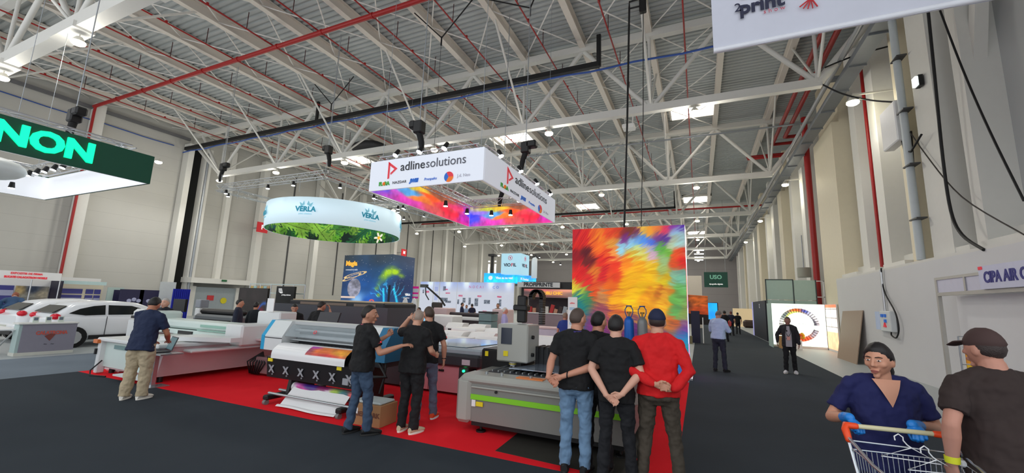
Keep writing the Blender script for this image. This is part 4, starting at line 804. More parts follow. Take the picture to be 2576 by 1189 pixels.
t = thing('equipment_boom', 'black angled equipment arm standing over the middle stands', 'arm', AY(1085, 790, 17).xy.to_3d()); m = MB(); m.tube([(-.45,0,2.55), (.5,0,1.9), (.75,0,1.6)], .045, 6); m.tube([(-.45,0,2.55), (-.4,0,2.1), (-.2,0,1.85)], .03, 6); m.build('arm', black, t); B('head', laminate('dark drab', (.25,.22,.2)), t, .05, .55, -.15, .15, 1.2, 1.75, bev=.05); m = MB(); m.cyl((.3,0,0), (.3,0,1.3), .06, 8); m.build('post', black, t); B('lamp_head', laminate('drab', (.3,.32,.3)), t, -.7, -.35, -.1, .1, 2.45, 2.6)
for q, lb, zt in (((1018, 756, 16), 'white rounded acrylic award stand in front of the dark blue lightbox', 1.85), ((1040, 765, 16), 'stack of small white boxes beside the rounded white award', 1.8)):
    p = AY(*q); t = thing('display_plinth', lb, 'plinth', (p.x, p.y, 0)); B('plinth', black, t, -.25, .25, -.2, .2, 0, 1.3); m = MB()
    if 'award' in lb: m.prism([(-.17,0,1.3),(.17,0,1.3),(.19,0,1.55),(.1,0,1.82),(0,0,1.92),(-.1,0,1.78),(-.17,0,1.5)], (0,.06,0))
    else: m.box(-.18,.18,-.1,.1,1.3,1.5).box(-.12,.2,-.1,.1,1.5,1.7)
    m.build('display', white, t)
t = thing('poster', 'small magenta and white notice beside the dark blue lightbox', 'sign', AY(1045, 735, 20)); B('panel', M('magenta', (.85,.15,.55), emit=.2), t, -.2, .2, 0, .03, -.35, .35); B('strip', white, t, -.2, .2, -.02, 0, .0, .22); B('strip', white, t, -.2, .2, -.02, 0, -.25, -.1)
t = thing('info_totem', 'tall narrow white notice stand left of the red lightbox', 'sign', (AY(1440, 790, 11.6).x, 11.6, 0)); B('panel', white, t, -.13, .14, -.02, .02, .0, 2.07); text('adline', .06, redm, t, (0, -.03, 1.9)); 
for zz in (1.7, 1.5, 1.3): B('notice', M('pale notice', (.7,.8,.88)), t, -.08, .08, -.03, -.02, zz, zz+.08)
# gas cylinders
def gas(x, y, c, label):
    t = thing('gas_cylinder', label, 'cylinder', (x, y, 0)); mm = M('cyl '+label[:5], c, .35, .2)
    m = MB(); m.loft([((0,0,z), (r,0,0), (0,r,0)) for z, r in ((.0,.12),(.03,.13),(1.42,.13),(1.5,.12),(1.56,.085),(1.6,.04))], 16); m.build('body', mm, t); m = MB(); m.cyl((0,0,1.6), (0,0,1.72), .025, 8).cyl((-.05,0,1.7), (.06,0,1.7), .02, 8); m.build('valve', M('brass', (.6,.5,.3), .3, .8), t)
    m = MB()
    for s in (-1, 1): m.tube([(s*.055,0,1.58), (s*.1,0,1.7), (s*.1,0,1.78), (s*.05,0,1.86)], .014, 6)
    m.tube([(.06*math.cos(a), .06*math.sin(a), 1.87) for a in [i*PI/6 for i in range(12)]], .02, 6, closed=True); m.build('valve_guard', M('blue guard', (.15,.35,.6), .4), t)
    m = MB(); m.tube([(.1,-.05,1.0),(.3,-.1,1.1),(.6,-.1,1.2)], .012, 5); m.build('hose', M('pale hose', (.7,.8,.9)), t)
gas(-1.72, 11.5, (.05,.38,.75), 'blue gas cylinder with a blue valve guard before the red lightbox'); gas(-1.38, 11.5, (.5,.52,.52), 'grey gas cylinder with a blue valve guard before the red lightbox')
# ================================================================== right side booths and aisle
t = thing('exhibition_stand', 'glowing white booth with a large open ring of collage on its wall', 'stand', (4.8, 26.8, 0))
def ering(U, V):
    c = np.ones(U.shape+(3,))*np.array((.93,1,.95)); x = (U-.52)*2.45; y = (V-.50)*2.25; r = np.hypot(x, y); a = np.arctan2(y, x); cols = rbf((a+PI)/(2*PI), r, [(.5,.7,(.3,.3,.35)),(.62,.8,(.85,.85,.85)),(.7,.8,(.2,.3,.7)),(.75,.8,(.9,.4,.1)),(.82,.7,(.8,.85,.4)),(.9,.8,(.4,.45,.45)),(.97,.8,(.85,.85,.85)),(.05,.8,(.6,.6,.6)),(.18,.8,(.9,.6,.2)),(.3,.8,(.9,.3,.15)),(.4,.8,(.6,.6,.65))], 4)
    s = np.sign(np.sin(a*40)); cols = cols*(.85+.2*s)[..., None]; k = ((r < .9) & (r > .66) & ~((a < -.02) & (a > -.32)))[..., None]; c = np.where(k, cols, c)
    return c
B('wall', wpan, t, -1.25, 1.2, .0, .1, 0, 2.32); graphic('light_panel', Mattr('booth light', .95, .6, .3), t, ering, (-1.25, -.01, .12), (1.2, -.01, .12), (-1.25, -.01, 2.3), 130, 110)
text('expo  print  studio', .09, orgm, t, (-.1, -.03, 2.18), sp=1.2); text('C.AL.TO', .12, greym, t, (.1, -.03, 1.25))
def shelf(U, V): c = np.ones(U.shape+(3,))*np.array((.95,.88,.85)); c = np.where((np.abs((V*5) % 1-.5) < .05)[..., None] & (V > .4)[..., None], .45, c); c = np.where((np.abs((U*5) % 1-.5) < .06)[..., None] & (V > .4)[..., None], .5, c); lo = (V < .4)[..., None]; c = np.where(lo, np.array((.98,.72,.55)), c); tp = (V > .93)[..., None]; return np.where(tp, np.array((.9,.45,.3)), c)*(.85+.3*fbm(U, V, 9, 2)[..., None])
graphic('side_panel', Mattr('booth light', .95, .6, .3), t, shelf, (1.22, -.05, .1), (1.22, -1.9, .1), (1.22, -.05, 2.3), 60, 50)
B('side_wall', wpan, t, 1.23, 1.3, -1.9, .0, 0, 2.32)
t = thing('counter', 'small wooden counter box in front of the glowing ring booth', 'counter', (3.98, 26.0, 0)); B('box', laminate('kraft wood', (.72,.56,.36)), t, -.25, .3, -.2, .2, 0, .62); B('tablet', laminate('brown tablet', (.45,.33,.25)), t, -.2, .1, -.05, .0, .66, 1.1)
t = thing('fruit_display', 'orange and yellow flowers on a low white stand beside the wooden counter', 'flowers', (4.6, 26.1, 0)); B('stand', white, t, -.15, .15, -.12, .12, 0, .45); m = MB(); random.seed(2)
for i in range(14): m.cur = i % 2; m.ball((random.uniform(-.25,.25), random.uniform(-.1,.1), .55+random.uniform(0,.25)), .09, 8, 6)
m.build('blossoms', [M('orange bloom', (.93,.4,.08)), M('yellow bloom', (.95,.75,.15))], t)
t = thing('stand_wall', 'tall pale green panelled wall rising behind the glowing ring booth', 'wall panel', (4.7, 27.4, 0)); pg = laminate('mint panel', (.68,.78,.74))
for (a, b) in ((-1.2, .06), (.12, 1.1)):
    for (c_, d_) in ((0, 1.2), (1.24, 2.5), (2.54, 3.62)): B('panel', pg, t, a, b, 0, .05, c_, d_)
for xx in (-1.24, .06, 1.1): B('post', M('dark profile', (.25,.3,.3)), t, xx, xx+.05, -.02, .07, 0, 3.66)
B('top_rail', M('dark profile', (.25,.3,.3)), t, -1.24, .1, -.02, .07, 3.62, 3.67); B('open_frame', white, t, 1.45, 1.5, -.02, .05, 0, 3.6); B('open_frame', white, t, 1.1, 1.5, -.02, .05, 3.56, 3.6); B('open_frame', white, t, 1.1, 1.5, -.02, .05, 2.7, 2.74); B('side_panel', pg, t, -1.24, -1.2, -1.4, -.05, 0, 2.3)
t = thing('exhibition_stand', 'dark navy booth with a faint logo right of the aisle', 'stand', (3.9, 31, 0)); nb = laminate('navy black', (.04,.05,.13)); B('wall', nb, t, .0, 1.3, .0, .12, 0, 2.55); B('side_wall', nb, t, -.06, 0, .0, 7.0, 0, 2.55); text('T.', .4, txt_white, t, (-.07, 2.8, 2.2), (0,-1,0)); B('lit_edge', M('lilac lit edge', (.6,.6,.8), emit=.5), t, -.10, -.06, 6.7, 7.0, 0, 2.55); text('T.', .3, txt_white, t, (.35, -.02, 2.25)); B('bar', orgm, t, .75, 1.15, -.5, -.2, .92, 1.05); B('blue_bin', laminate('blue bin', (.2,.3,.55)), t, .55, 1.2, -.6, -.2, 0, .85); B('white_bag', white, t, .45, .7, -.7, -.5, .5, .85, bev=.1)
t = thing('plywood_board', 'large pale wood board leaning against the white wall', 'board', (5.45, 21.3, 0)); m = MB(); m.prism([(-.12,-1.25,0),(-.12,1.15,0),(.22,1.2,1.98),(.22,-1.25,2.02)], (.03,0,0)); m.build('sheet', laminate('plywood', (.62,.53,.45)), t)
for q in (): pass
# far aisle end
t = thing('exhibition_stand', 'far booth with a bright blue sea picture at the end of the aisle', 'stand', (1.2, 60, 0)); graphic('screen', Mattr('sea', 1.0, .5, .3), t, lambda U, V: rbf(U, V, [(0,.8,(.1,.6,.8)),(.5,.9,(.05,.55,.9)),(1,.7,(.1,.6,.95)),(.3,.4,(.4,.75,.6)),(.7,.3,(.1,.5,.8))]), (-1.5,0,.6), (.9,0,.6), (-1.5,0,2.7), 20, 16); B('wall', black, t, -1.6, 1.0, .02, .2, 0, 2.75)
t = thing('exhibition_stand', 'far beige lit booth with sofas at the right end of the aisle', 'stand', (4.2, 56, 0)); B('wall', M('beige glow', (.85,.76,.6), emit=.35), t, -.6, 3.0, 0, .2, 0, 2.1); B('sofa', laminate('dark sofa', (.25,.18,.15)), t, .2, 1.6, -3, -2, 0, .85, bev=.2)
t = thing('exhibition_stand', 'brown patterned market-like stand left of the far aisle', 'stand', (-.9, 26, 0)); graphic('canopy_print', Mattr('brown print', .25, .6, .8), t, lambda U, V: rbf(U, V, [(.1,.9,(.25,.12,.08)),(.5,.6,(.35,.22,.18)),(.8,.7,(.85,.4,.12)),(.3,.3,(.3,.25,.2)),(.9,.2,(.8,.3,.1))])*(.5+fbm(U, V, 12, 4)[..., None]), (-1.5,0,1.7), (1.35,0,1.55), (-1.5,0,2.75), 30, 14)
B('wall', laminate('dark brown', (.12,.09,.08)), t, -1.5, 1.35, .02, .15, 1.0, 2.6); B('banner', laminate('navy cloth', (.1,.1,.22)), t, .45, .9, -.3, -.25, 0, 1.75); m = MB(); m.cyl((1.05,-.3,0), (1.05,-.3,1.4), .03, 6); m.build('pole', white, t); B('crate', laminate('khaki crate', (.45,.42,.3)), t, .1, .5, -1.2, -.8, 0, .4)
partition('cream framed panel wall left of the green hanging sign', -2.2, .3, 46, 46.2, 5.2, laminate('cream framed', (.82,.78,.72)))
t = thing('speaker_box', 'grey rounded speaker hanging on the right wall beyond the big cream column', 'speaker', AX(2020, 685, 5.7)); m = MB(); m.cyl((0,-.3,-.3), (0,-.3,.25), .35, 14); m.build('body', M('speaker grey', (.6,.6,.55)), t); m = MB(); m.cyl((0,-.3,.25), (0,-.3,2.2), .03, 6); m.build('wire', steel, t)
# ================================================================== right foreground wall fittings
t = thing('control_box', 'white electrical control box with a red switch on the plaster wall', 'box', (5.7, 17.6, 1.68)); B('housing', M('box white', (.85,.87,.87), .4), t, -.16, 0, -.42, .42, -.34, .32, bev=.02)
for i, (yy, zz, mm) in enumerate(((.2,.17,cyanm),(-.05,.17,cyanm),(-.05,.0,cyanm))): B('socket', mm, t, -.19, -.16, yy-.07, yy+.07, zz-.05, zz+.05)
m = MB(); m.prism([(-.19,-.1,-.2),(-.19,.12,-.2),(-.19,.01,-.05)], (.03,0,0)); m.build('warning_mark', redm, t); B('papers', M('paper', (.78,.84,.95), .7), t, -.15, -.02, .44, .85, -.3, .3)
m = MB(); m.tube(smooth_pts([(-.06,-.1,-.34),(-.08,-.15,-.45),(-.08,-.5,-.5),(-.08,-.75,-.2),(-.08,-.6,.3),(-.05,.1,.9),(-.05,.25,1.4),(-.05,.2,1.75)]), .022, 8); m.build('cable', blackcable, t)
m = MB(); m.cyl((-.05,.25,.32), (-.05,.25,1.7), .04, 8); m.build('conduit', alu, t)
t = thing('shell_booth', 'white shell booth with an aluminium frame and a blue lettered sign at the right edge', 'stand', (5.3, 11.0, 0))
alf = M('booth profile', (.72,.71,.68), .4, .3); B('post', alf, t, -.03, .04, 2.4, 2.48, 0, 2.8); B('post', alf, t, -.03, .04, -.75, -.67, 0, 2.8)
B('beam', alf, t, -.03, .04, -3, 2.4, 2.36, 2.44); B('beam', alf, t, -.03, .04, -3, 2.4, 2.74, 2.8); B('fascia_panel', M('lilac white panel', (.82,.82,.88), .5), t, -.01, .02, -3, 2.4, 2.44, 2.74)
B('divider', alf, t, -.035, -.03, 1.2, 1.26, 2.44, 2.74); B('back_panel', M('white laminate', (.88,.88,.88), .5, var=.02), t, .3, .35, -3, 2.42, 0, 2.36)
B('sign_board', M('sign white', (.83,.84,.92), .5), t, -.08, -.04, -3, .58, 2.44, 2.9); text('CIPA AIR CO', .30, M('royal lettering', (.13,.12,.5)), t, (-.085, .42, 2.66), (0,-1,0), al='LEFT', bold=.01, sx=.82)
text('RBB', .07, redm, t, (-.085, .5, 2.86), (0,-1,0), bold=.008)
t = thing('brochure_rack', 'wire brochure rack with yellow magazines behind the man in brown', 'rack', (4.6, 9.5, 0)); m = MB()
p0, p1 = AY(2411, 855, 9.5), AY(2411, 1000, 9.5); x = p0.x-4.6
for xx in (x, x+.45): m.tube([(xx,0,0), (xx,0,1.55)], .012, 6)
for zz in (1.55, 1.1, .75, .4, .05): m.tube([(x,0,zz), (x+.45,0,zz)], .008, 6)
m.build('wire_frame', steel, t)
for i, zz in enumerate((1.22, .98, .7)):
    g = thing('magazine', ['orange magazine on the top level of the wire brochure rack', 'yellow magazine on the middle level of the wire brochure rack', 'pale magazine on the low level of the wire brochure rack'][i], 'magazine', (4.6+x+.22, 9.47, zz)); B('cover', laminate('mag%d' % i, [(.92,.6,.1), (.9,.72,.12), (.8,.8,.8)][i]), g, -.17, .17, -.01, .01, -.1, .12)
# ================================================================== foreground machines and furniture
pgrey = M('printer white', (.86,.87,.87), .35, var=.02); pgreen = M('pale green white', (.80,.86,.84), .35, var=.02); prose = M('rosy side panel', (.80,.72,.73), .3, var=.05)
steelb = M('brushed steel', (.7,.72,.73), .25, .7, var=.05); dkgrey = M('dark grey plastic', (.2,.2,.22), .45, var=.05); tyre = M('tyre rubber', (.04,.04,.04), .8)
yellow = M('yellow label', (.9,.82,.1), .5, var=0); glassd = M('dark glass', (.10,.12,.12), .06, var=0, spec=.8)
# ---- white flatbed printer
t = thing('flatbed_printer', 'large white flatbed printer with a long gantry, the man in navy works at its corner', 'printer', (-11.1, 6.2, 0))
m = MB(); m.prism([(-1.0,-1.2,.12),(1.05,-1.2,.12),(1.2,-1.2,.62),(1.2,-1.2,.70),(-1.0,-1.2,.70)], (0,3.0,0)); m.build('base', prose, t)
B('front_panel', pgreen, t, -1.0, .92, -1.24, -1.2, .16, .68); B('front_recess', M('teal grey strip', (.42,.55,.55), .4), t, -.6, .92, -1.26, -1.24, .56, .64)
for x in (-1.05, 1.0): B('corner_post', pgrey, t, x-.06, x+.06, -1.34, -1.2, .02, .72, bev=.015)
B('table', pgrey, t, -1.15, 1.25, -1.35, 1.9, .70, .78, bev=.02); B('bed', M('bed steel', (.80,.81,.78), .35, .2), t, -.9, 1.0, -.9, 1.6, .78, .80); B('side_tray', pgrey, t, 1.25, 1.55, -.9, .6, .60, .66, bev=.02)
m = MB(); m.prism([(.55,-1.0,.80),(1.9,-.35,.80),(1.9,-.1,.80),(.55,-.15,.80)], (0,0,.09)); m.build('media_tray', pgrey, t)
m = MB(); m.box(-2.5, 1.45, .15, .75, .92, 1.12, bev=.05); m.box(-2.5, 1.45, .10, .72, .78, .90, bev=.02); m.build('gantry_beam', pgreen, t)
B('gantry_slot', black, t, -.9, -.3, .08, .1, .80, .88); B('gantry_slot', black, t, -1.6, -1.3, .08, .1, .80, .88); B('gantry_strip', M('green strip', (.55,.72,.66), .3), t, -.1, 1.3, .07, .1, .92, .945); B('gantry_strip', M('green strip', (.55,.72,.66), .3), t, -.1, 1.3, .13, .15, 1.0, 1.06)
m = MB(); m.box(1.0, 1.62, .05, .85, .66, 1.14, bev=.04); m.build('carriage_head', pgrey, t); m = MB(); m.box(-2.7, -2.2, .05, .85, .5, 1.3, bev=.06); m.build('end_cabinet', pgreen, t)
B('ink_cabinet', pgrey, t, .7, 1.55, 1.0, 1.5, .8, 1.42, bev=.03); B('label_card', white, t, 1.05, 1.3, .98, 1.0, 1.42, 1.75)
m = MB(); m.box(-1.18, -1.0, -1.4, -1.3, .66, .74); m.build('indicator', M('amber', (.85,.45,.2), .4), t); B('lever', black, t, -1.12, -1.08, -1.38, -1.34, .42, .54)
for x, y in ((-.9,-1.1),(1.0,-1.1),(-.9,1.6),(1.0,1.6)): m = MB(); m.cyl((x,y,0), (x,y,.12), .05, 10); m.build('foot', black, t)
m = MB(); m.box(.1, 1.1, -1.5, -1.25, .10, .13); m.build('foot_rail', pgrey, t)
m = MB(); m.tube([(-.9,-1.3,.3),(-.95,-1.45,.1),(-.8,-1.5,.02),(-.4,-1.4,.02)], .015, 6); m.build('power_cable', blackcable, t)
t = thing('pump_unit', 'small grey metal unit with cables on the red carpet behind the flatbed printer', 'machine', (-9.15, 6.9, 0)); B('housing', M('rosy metal', (.60,.50,.51), .35, .3), t, -.25, .55, -.3, .35, .06, .42, bev=.02); B('shelf', prose, t, -.6, .6, -.3, .5, .78, .82)
for x in (-.5, .5): B('post', steel, t, x-.02, x+.02, .38, .42, 0, .78)
m = MB(); random.seed(5)
for i in range(7): m.tube([(-.3,-.1,.5), (-.45+.1*i,-.35,.3), (-.4+.05*i,-.3,.05), (-.6,-.1+.05*i,.03)], .018, 6)
m.build('cables', blackcable, t)
m = MB(); m.box(-12.5,-11.9,5.15,5.5,.0,.12, bev=.05); tag(m.build('cloth_bundle', white), 'white bundle on the carpet at the left end of the flatbed printer', 'bundle')
t = thing('laptop', 'open dark laptop on the corner of the white flatbed printer', 'laptop', (-9.72, 4.82, .665), math.radians(-12)); B('keyboard_base', dkgrey, t, -.19, .19, -.14, .14, 0, .02, bev=.006)
m = MB(); m.M = Matrix.Translation((0, .14, .02)) @ Matrix.Rotation(math.radians(-18), 4, 'X'); m.box(-.19, .19, 0, .012, 0, .27, bev=.004); m.build('lid', dkgrey, t)
m = MB(); m.M = Matrix.Translation((0, .138, .02)) @ Matrix.Rotation(math.radians(-18), 4, 'X'); m.box(-.175, .175, -.003, 0, .02, .255); m.build('screen', M('screen teal', (.32,.45,.48), .2, emit=.15), t)
t = thing('laptop_stand', 'small pale table bracket under the laptop at the printer corner', 'shelf', (-9.72, 4.82, 0)); B('shelf', steelb, t, -.3, .45, -.19, .2, .635, .66); B('post', steelb, t, -.05, .01, -.05, .02, 0.02, .635); B('foot', steelb, t, -.15, .15, -.2, .2, 0, .02)
# small printer / items behind navy man
t = thing('desktop_machine', 'white rounded desktop machine with a dark slot beside the elderly man', 'machine', (-15.5, 7.15, 0)); B('stand', pgrey, t, -.3, .3, -.25, .3, 0, .95); m = MB(); m.box(-.28, .28, -.2, .2, .95, 1.28, bev=.08); m.build('body', pgrey, t); B('slot', black, t, -.22, .25, -.24, -.2, 1.0, 1.08)
t = thing('monitor_stand', 'dark monitor on a stand just right of the elderly man', 'monitor', AY(452, 782, 8.0).xy.to_3d()); B('screen', black, t, -.35, .3, -.04, .04, 1.2, 1.6); m = MB(); m.cyl((0,0,0), (0,0,1.25), .03, 8); m.build('pole', steel, t); B('base', black, t, -.25, .25, -.2, .2, 0, .04)
t = thing('box_stack', 'stack of white cups and boxes beside the plotter', 'boxes', AY(502, 812, 9.2).xy.to_3d())
for i in range(5): B('box', pgrey if i % 2 else laminate('grey box', (.55,.57,.6)), t, -.16+.03*(i % 2), .14, -.15, .15, .1+.3*i, .38+.3*i, bev=.02)
# ---- roll printer
t = thing('roll_printer', 'wide roll printer with blue end covers printing an orange image', 'printer', (-6.05, 5.75, 0))
blue = M('printer blue', (.06,.62,.82), .35, var=.03); blue2 = M('printer deep blue', (.10,.42,.58), .35, var=.03)
prof_ = [(-.30,.82),(-.30,1.08),(-.12,1.36),(.25,1.36),(.32,1.25),(.32,.82)]
def slab(x0, x1, pr_, mat, name): m = MB(); m.prism([(x0, y, z) for y, z in pr_], (x1-x0, 0, 0)); return m.build(name, mat, t)
slab(-1.62, -1.52, prof_, blue, 'end_cover'); slab(-1.519, -1.05, prof_, pgrey, 'left_housing'); slab(1.16, 1.40, prof_, blue2, 'end_cover'); slab(.8, 1.159, prof_, pgrey, 'right_housing')
slab(-1.049, .799, [(-.05,1.30),(-.08,1.36),(.25,1.36),(.32,1.25),(.32,.82),(.1,.82),(.1,1.2)], pgrey, 'top_housing')
m = MB(); m.prism([(-1.04,-.27,1.10),(-1.04,-.10,1.30),(-1.04,-.09,1.29),(-1.04,-.255,1.09)], (1.83,0,0)); g = m.build('front_window', M('clear hood', (.75,.8,.82), .05, alpha=.28, var=0), t)
m = MB(); m.box(-1.0, .78, -.02, .06, 1.02, 1.12).cyl((-1.0,-.08,1.2), (.78,-.08,1.2), .03, 8).cyl((-1.0,-.16,1.03), (.78,-.16,1.03), .02, 8); m.build('carriage_rail', steelb, t); B('inner_back', dkgrey, t, -1.04, .79, .06, .1, .85, 1.3)
m = MB()
for i in range(19): m.box(-.95+.09*i, -.89+.09*i, -.2, -.1, .93, .98)
m.build('pinch_rollers', black, t); m = MB(); m.tube([(-.3+.03*math.cos(a), -.225+.02*math.sin(a), 1.2+.025*math.sin(a)) for a in [i*PI/6 for i in range(12)]], .006, 5, closed=True); m.build('red_mark', redm, t)
B('seam', dkgrey, t, -1.52, -1.05, -.305, -.3, 1.04, 1.055)
def media(U, V): c = np.ones(U.shape+(3,))*.93; mix = rbf(U, V, [(.46,.5,(.55,.15,.35)),(.52,.7,(.75,.3,.75)),(.62,.5,(.93,.45,.15)),(.7,.7,(.9,.5,.2)),(.75,.3,(.85,.2,.2)),(.9,.5,(.95,.65,.2))], 3)*(.75+.5*fbm(U*3, V, 5, 4)[..., None]); k = ((U > .47) & (V > .28) & (V < .72))[..., None]; return np.where(k, mix, c)
graphic('printed_media', Mattr('media', 0, .35), t, media, None, None, None, 120, 24, lambda u, v: (-.98+1.76*u, -.2-.33*math.sin(min(1, (1-v)*1.15)*PI*.5), .97-.24*(1-v)**2.2+.02*math.sin(min(1, (1-v)*2)*PI)))
slab(-1.12, 1.1, [(-.46,.39),(-.50,.74),(-.36,.78),(-.2,.76),(-.2,.52)], M('dryer black', (.09,.09,.10), .4), 'dryer_panel')
for i in range(6): x = -.98+.37*i; text('X', .17, M('silver print', (.62,.63,.65), .4), t, (x, -.492, .535), (1,0,0), (0,-.1,1), bold=.008); text('o', .06, M('silver print', (.62,.63,.65)), t, (x+.03, -.487, .455), (1,0,0), (0,-.1,1))
B('warning_label', yellow, t, -1.08, -.96, -.508, -.49, .665, .72); B('warning_label', yellow, t, .60, .70, -.508, -.49, .665, .72); B('code_plate', M('silver print', (.6,.6,.6)), t, .74, .86, -.50, -.475, .45, .55)
B('under_body', dkgrey, t, -1.3, 1.3, -.2, .3, .72, .85)
for x in (-.72, .95):
    l = B('leg', black, t, x-.05, x+.05, -.1, .22, .14, .75, bev=.01); B('foot_bar', black, t, x-.06, x+.06, -.75, .5, .08, .16, bev=.02)
    for yy in (-.72, .42): m = MB(); m.cyl((x-.03,yy,.045), (x+.03,yy,.045), .045, 12); m.build('castor', M('castor grey', (.45,.45,.45)), t)
m = MB(); m.cyl((-.8,-.62,.17), (1.1,-.62,.17), .022, 8).cyl((-.8,-.42,.19), (1.1,-.42,.19), .022, 8); m.build('tension_bars', steelb, t)
for x in (-.55, .98): m = MB(); m.prism([(x,-.5,.12),(x,-.35,.12),(x,-.2,.4),(x,-.28,.46),(x,-.45,.42)], (.07,0,0)); m.build('roll_bracket', black, t)
def rollp(U, V): return rbf(U, V, [(.02,.5,(.9,.9,.92)),(.1,.5,(.75,.15,.55)),(.22,.6,(.85,.25,.6)),(.3,.4,(.25,.15,.5)),(.42,.6,(.7,.2,.45)),(.5,.4,(.55,.15,.4)),(.58,.5,(.9,.85,.9)),(.68,.5,(.6,.75,.15)),(.76,.6,(.9,.85,.8)),(.86,.5,(.05,.4,.45)),(.96,.5,(.9,.3,.3))], 5)*(.75+.45*fbm(U*4, V*2, 5, 8)[..., None])
graphic('printed_roll', Mattr('roll print', 0, .3), t, rollp, None, None, None, 90, 20, lambda u, v: (-.45+1.4*u, -.37+.075*math.cos(2*PI*v), .27+.075*math.sin(2*PI*v)))
graphic('hanging_paper', Mattr('media', 0, .35), t, lambda U, V: np.ones(U.shape+(3,))*.9, None, None, None, 30, 14, lambda u, v: (-.42+1.3*u, -.44-.32*(1-v)+.02*math.sin(u*7), .29-.265*min(1, (1-v)*1.3)+(.0 if v > .25 else .03*math.sin((.25-v)*12))))
m = MB(); m.cyl((-.48,-.37,.27), (-.45,-.37,.27), .08, 14); m.build('roll_end', white, t); B('lower_bar', black, t, -.7, .98, -.28, -.24, .36, .40)
m = MB(); m.tube([(1.35,-.2,.85),(1.42,-.3,.6),(1.35,-.3,.35)], .02, 6).tube([(1.25,-.25,.8),(1.5,-.35,.62),(1.2,-.4,.6)], .03, 6); m.build('cables', blackcable, t)
t = thing('cardboard_box', 'brown cardboard box with a printed side on the red carpet, between the two standing men', 'box', (-4.55, 5.15, .007), math.radians(3)); kb = M('cardboard', (.66,.49,.33), .8, var=.05)
B('carton', kb, t, -.28, .30, -.2, .2, 0, .30, bev=.006); B('paper_wrap', M('pale paper', (.72,.76,.76), .6), t, -.24, .27, -.17, .18, .30, .335, bev=.02); B('shipping_label', white, t, -.284, -.278, -.06, .08, .15, .25); B('shipping_label', white, t, -.22, -.1, -.206, -.2, .16, .24)
text('BELMARK', .09, M('carton ink', (.45,.28,.2)), t, (.08, -.203, .16), sx=1.1, ext=.001, bold=.004)
# stool-ish white bottle holder in between
t = thing('monitor', 'slim monitor with a pale blue screen behind the men in black', 'monitor', (-5.72, 7.95, 0)); B('screen', M('screen pale blue', (.45,.72,.88), .3, emit=.75), t, -.24, .24, -.055, -.05, 1.25, 1.56); B('case', black, t, -.26, .26, -.05, -.01, 1.23, 1.58); m = MB(); m.cyl((0,0,.94), (0,0,1.25), .03, 8); m.build('stand', black, t); B('foot', black, t, -.12, .12, -.1, .1, .92, .94)
t = thing('monitor', 'black monitor seen from behind beside the two men at the dark counter', 'monitor', AY(822, 800, 6.9).xy.to_3d()); m = MB(); m.prism([(-.33,-.02,1.12),(.28,-.02,1.12),(.36,.03,1.5),(-.25,.03,1.5)], (0,.04,0)); m.build('case', dkgrey, t); B('stand', black, t, -.04, .04, 0, .06, 0, 1.15)
# ---- grey flatbed with rose doors
t = thing('flatbed_printer', 'dark-fronted flatbed machine with a grey bed and rose side doors, green button lit', 'printer', (-5.2, 8.3, 0)); rosed2 = M('rose door', (.80,.52,.55), .35, var=.04)
m = MB(); m.box(-1.5, 1.32, -.98, 1.2, .78, .92, bev=.04); m.build('bed', M('bed grey', (.66,.70,.73), .3, .2), t); m = MB(); m.box(-1.5, 1.3, -1.04, -.8, .56, .80, bev=.04); m.build('front_beam', dkgrey, t)
m = MB(); m.box(1.1, 1.34, -.8, 1.2, .3, .78, bev=.03); m.build('side_panel', rosed2, t); B('door', rosed2, t, .12, .82, -.97, -.9, .06, .56); B('door', rosed2, t, -.6, .1, -.97, -.9, .06, .56); B('base', dkgrey, t, -1.4, 1.05, -.9, 1.1, .05, .78); B('leg_panel', dkgrey, t, .84, 1.05, -1.0, -.9, .05, .56); B('door_handle', black, t, .35, .47, -.99, -.97, .44, .48)
m = MB(); m.cyl((.95,-1.03,.5), (.95,-1.0,.5), .025, 10); m.build('green_button', M('green light', (.1,.9,.5), emit=3), t); B('label', M('pale label', (.8,.75,.78)), t, .92, 1.1, -1.05, -1.04, .62, .72)
for x, y in ((-1.2,-.8),(.95,-.8),(.95,1.0)): m = MB(); m.cyl((x,y,0), (x,y,.06), .05, 10); m.build('foot', steel, t)
m = MB(); m.prism([(-.6,-.9,.93),(.9,-.85,.93),(1.2,.9,.93),(-.2,.9,.93)], (0,0,.006)); m.build('clear_sheet', M('clear sheet', (.75,.82,.88), .05), t)
# ---- laser cutting machine
t = thing('laser_cutter', 'large grey laser cutting machine with a bright green stripe along its front', 'machine', (-1.95, 6.6, 0)); lg = M('machine grey', (.66,.66,.63), .35, var=.02); ld = M('machine mid grey', (.52,.52,.50), .4, var=.02)
m = MB(); m.prism([(-1.28,-1.10,.16),(-1.22,-1.12,.66),(-1.28,-1.05,.74),(-1.28,-.9,.78),(-1.28,1.6,.78),(-1.28,1.6,.16)], (2.38,0,0)); m.build('body', ld, t)
m = MB(); m.box(-1.34, -1.1, -1.16, 1.6, .13, .75, bev=.05); m.build('end_casing', lg, t); m = MB(); m.box(-1.3, 1.12, -1.15, -.72, .66, .80, bev=.055); m.build('top_rail', lg, t)
B('green_stripe', M('lime stripe', (.52,.82,.16), .4, var=0), t, -1.1, 1.08, -1.135, -1.12, .465, .535); B('ridge', lg, t, -1.1, 1.08, -1.14, -1.12, .62, .645, bev=.01)
B('base_frame', black, t, -1.1, 1.05, -1.08, 1.5, .10, .17); B('plate', white, t, -1.08, -1.02, -1.135, -1.12, .37, .46); B('warning_plate', yellow, t, -1.01, -.90, -1.135, -1.12, .38, .44)
m = MB(); m.cyl((-.7,-1.14,.60), (-.7,-1.12,.60), .02, 8); m.build('plug', black, t)
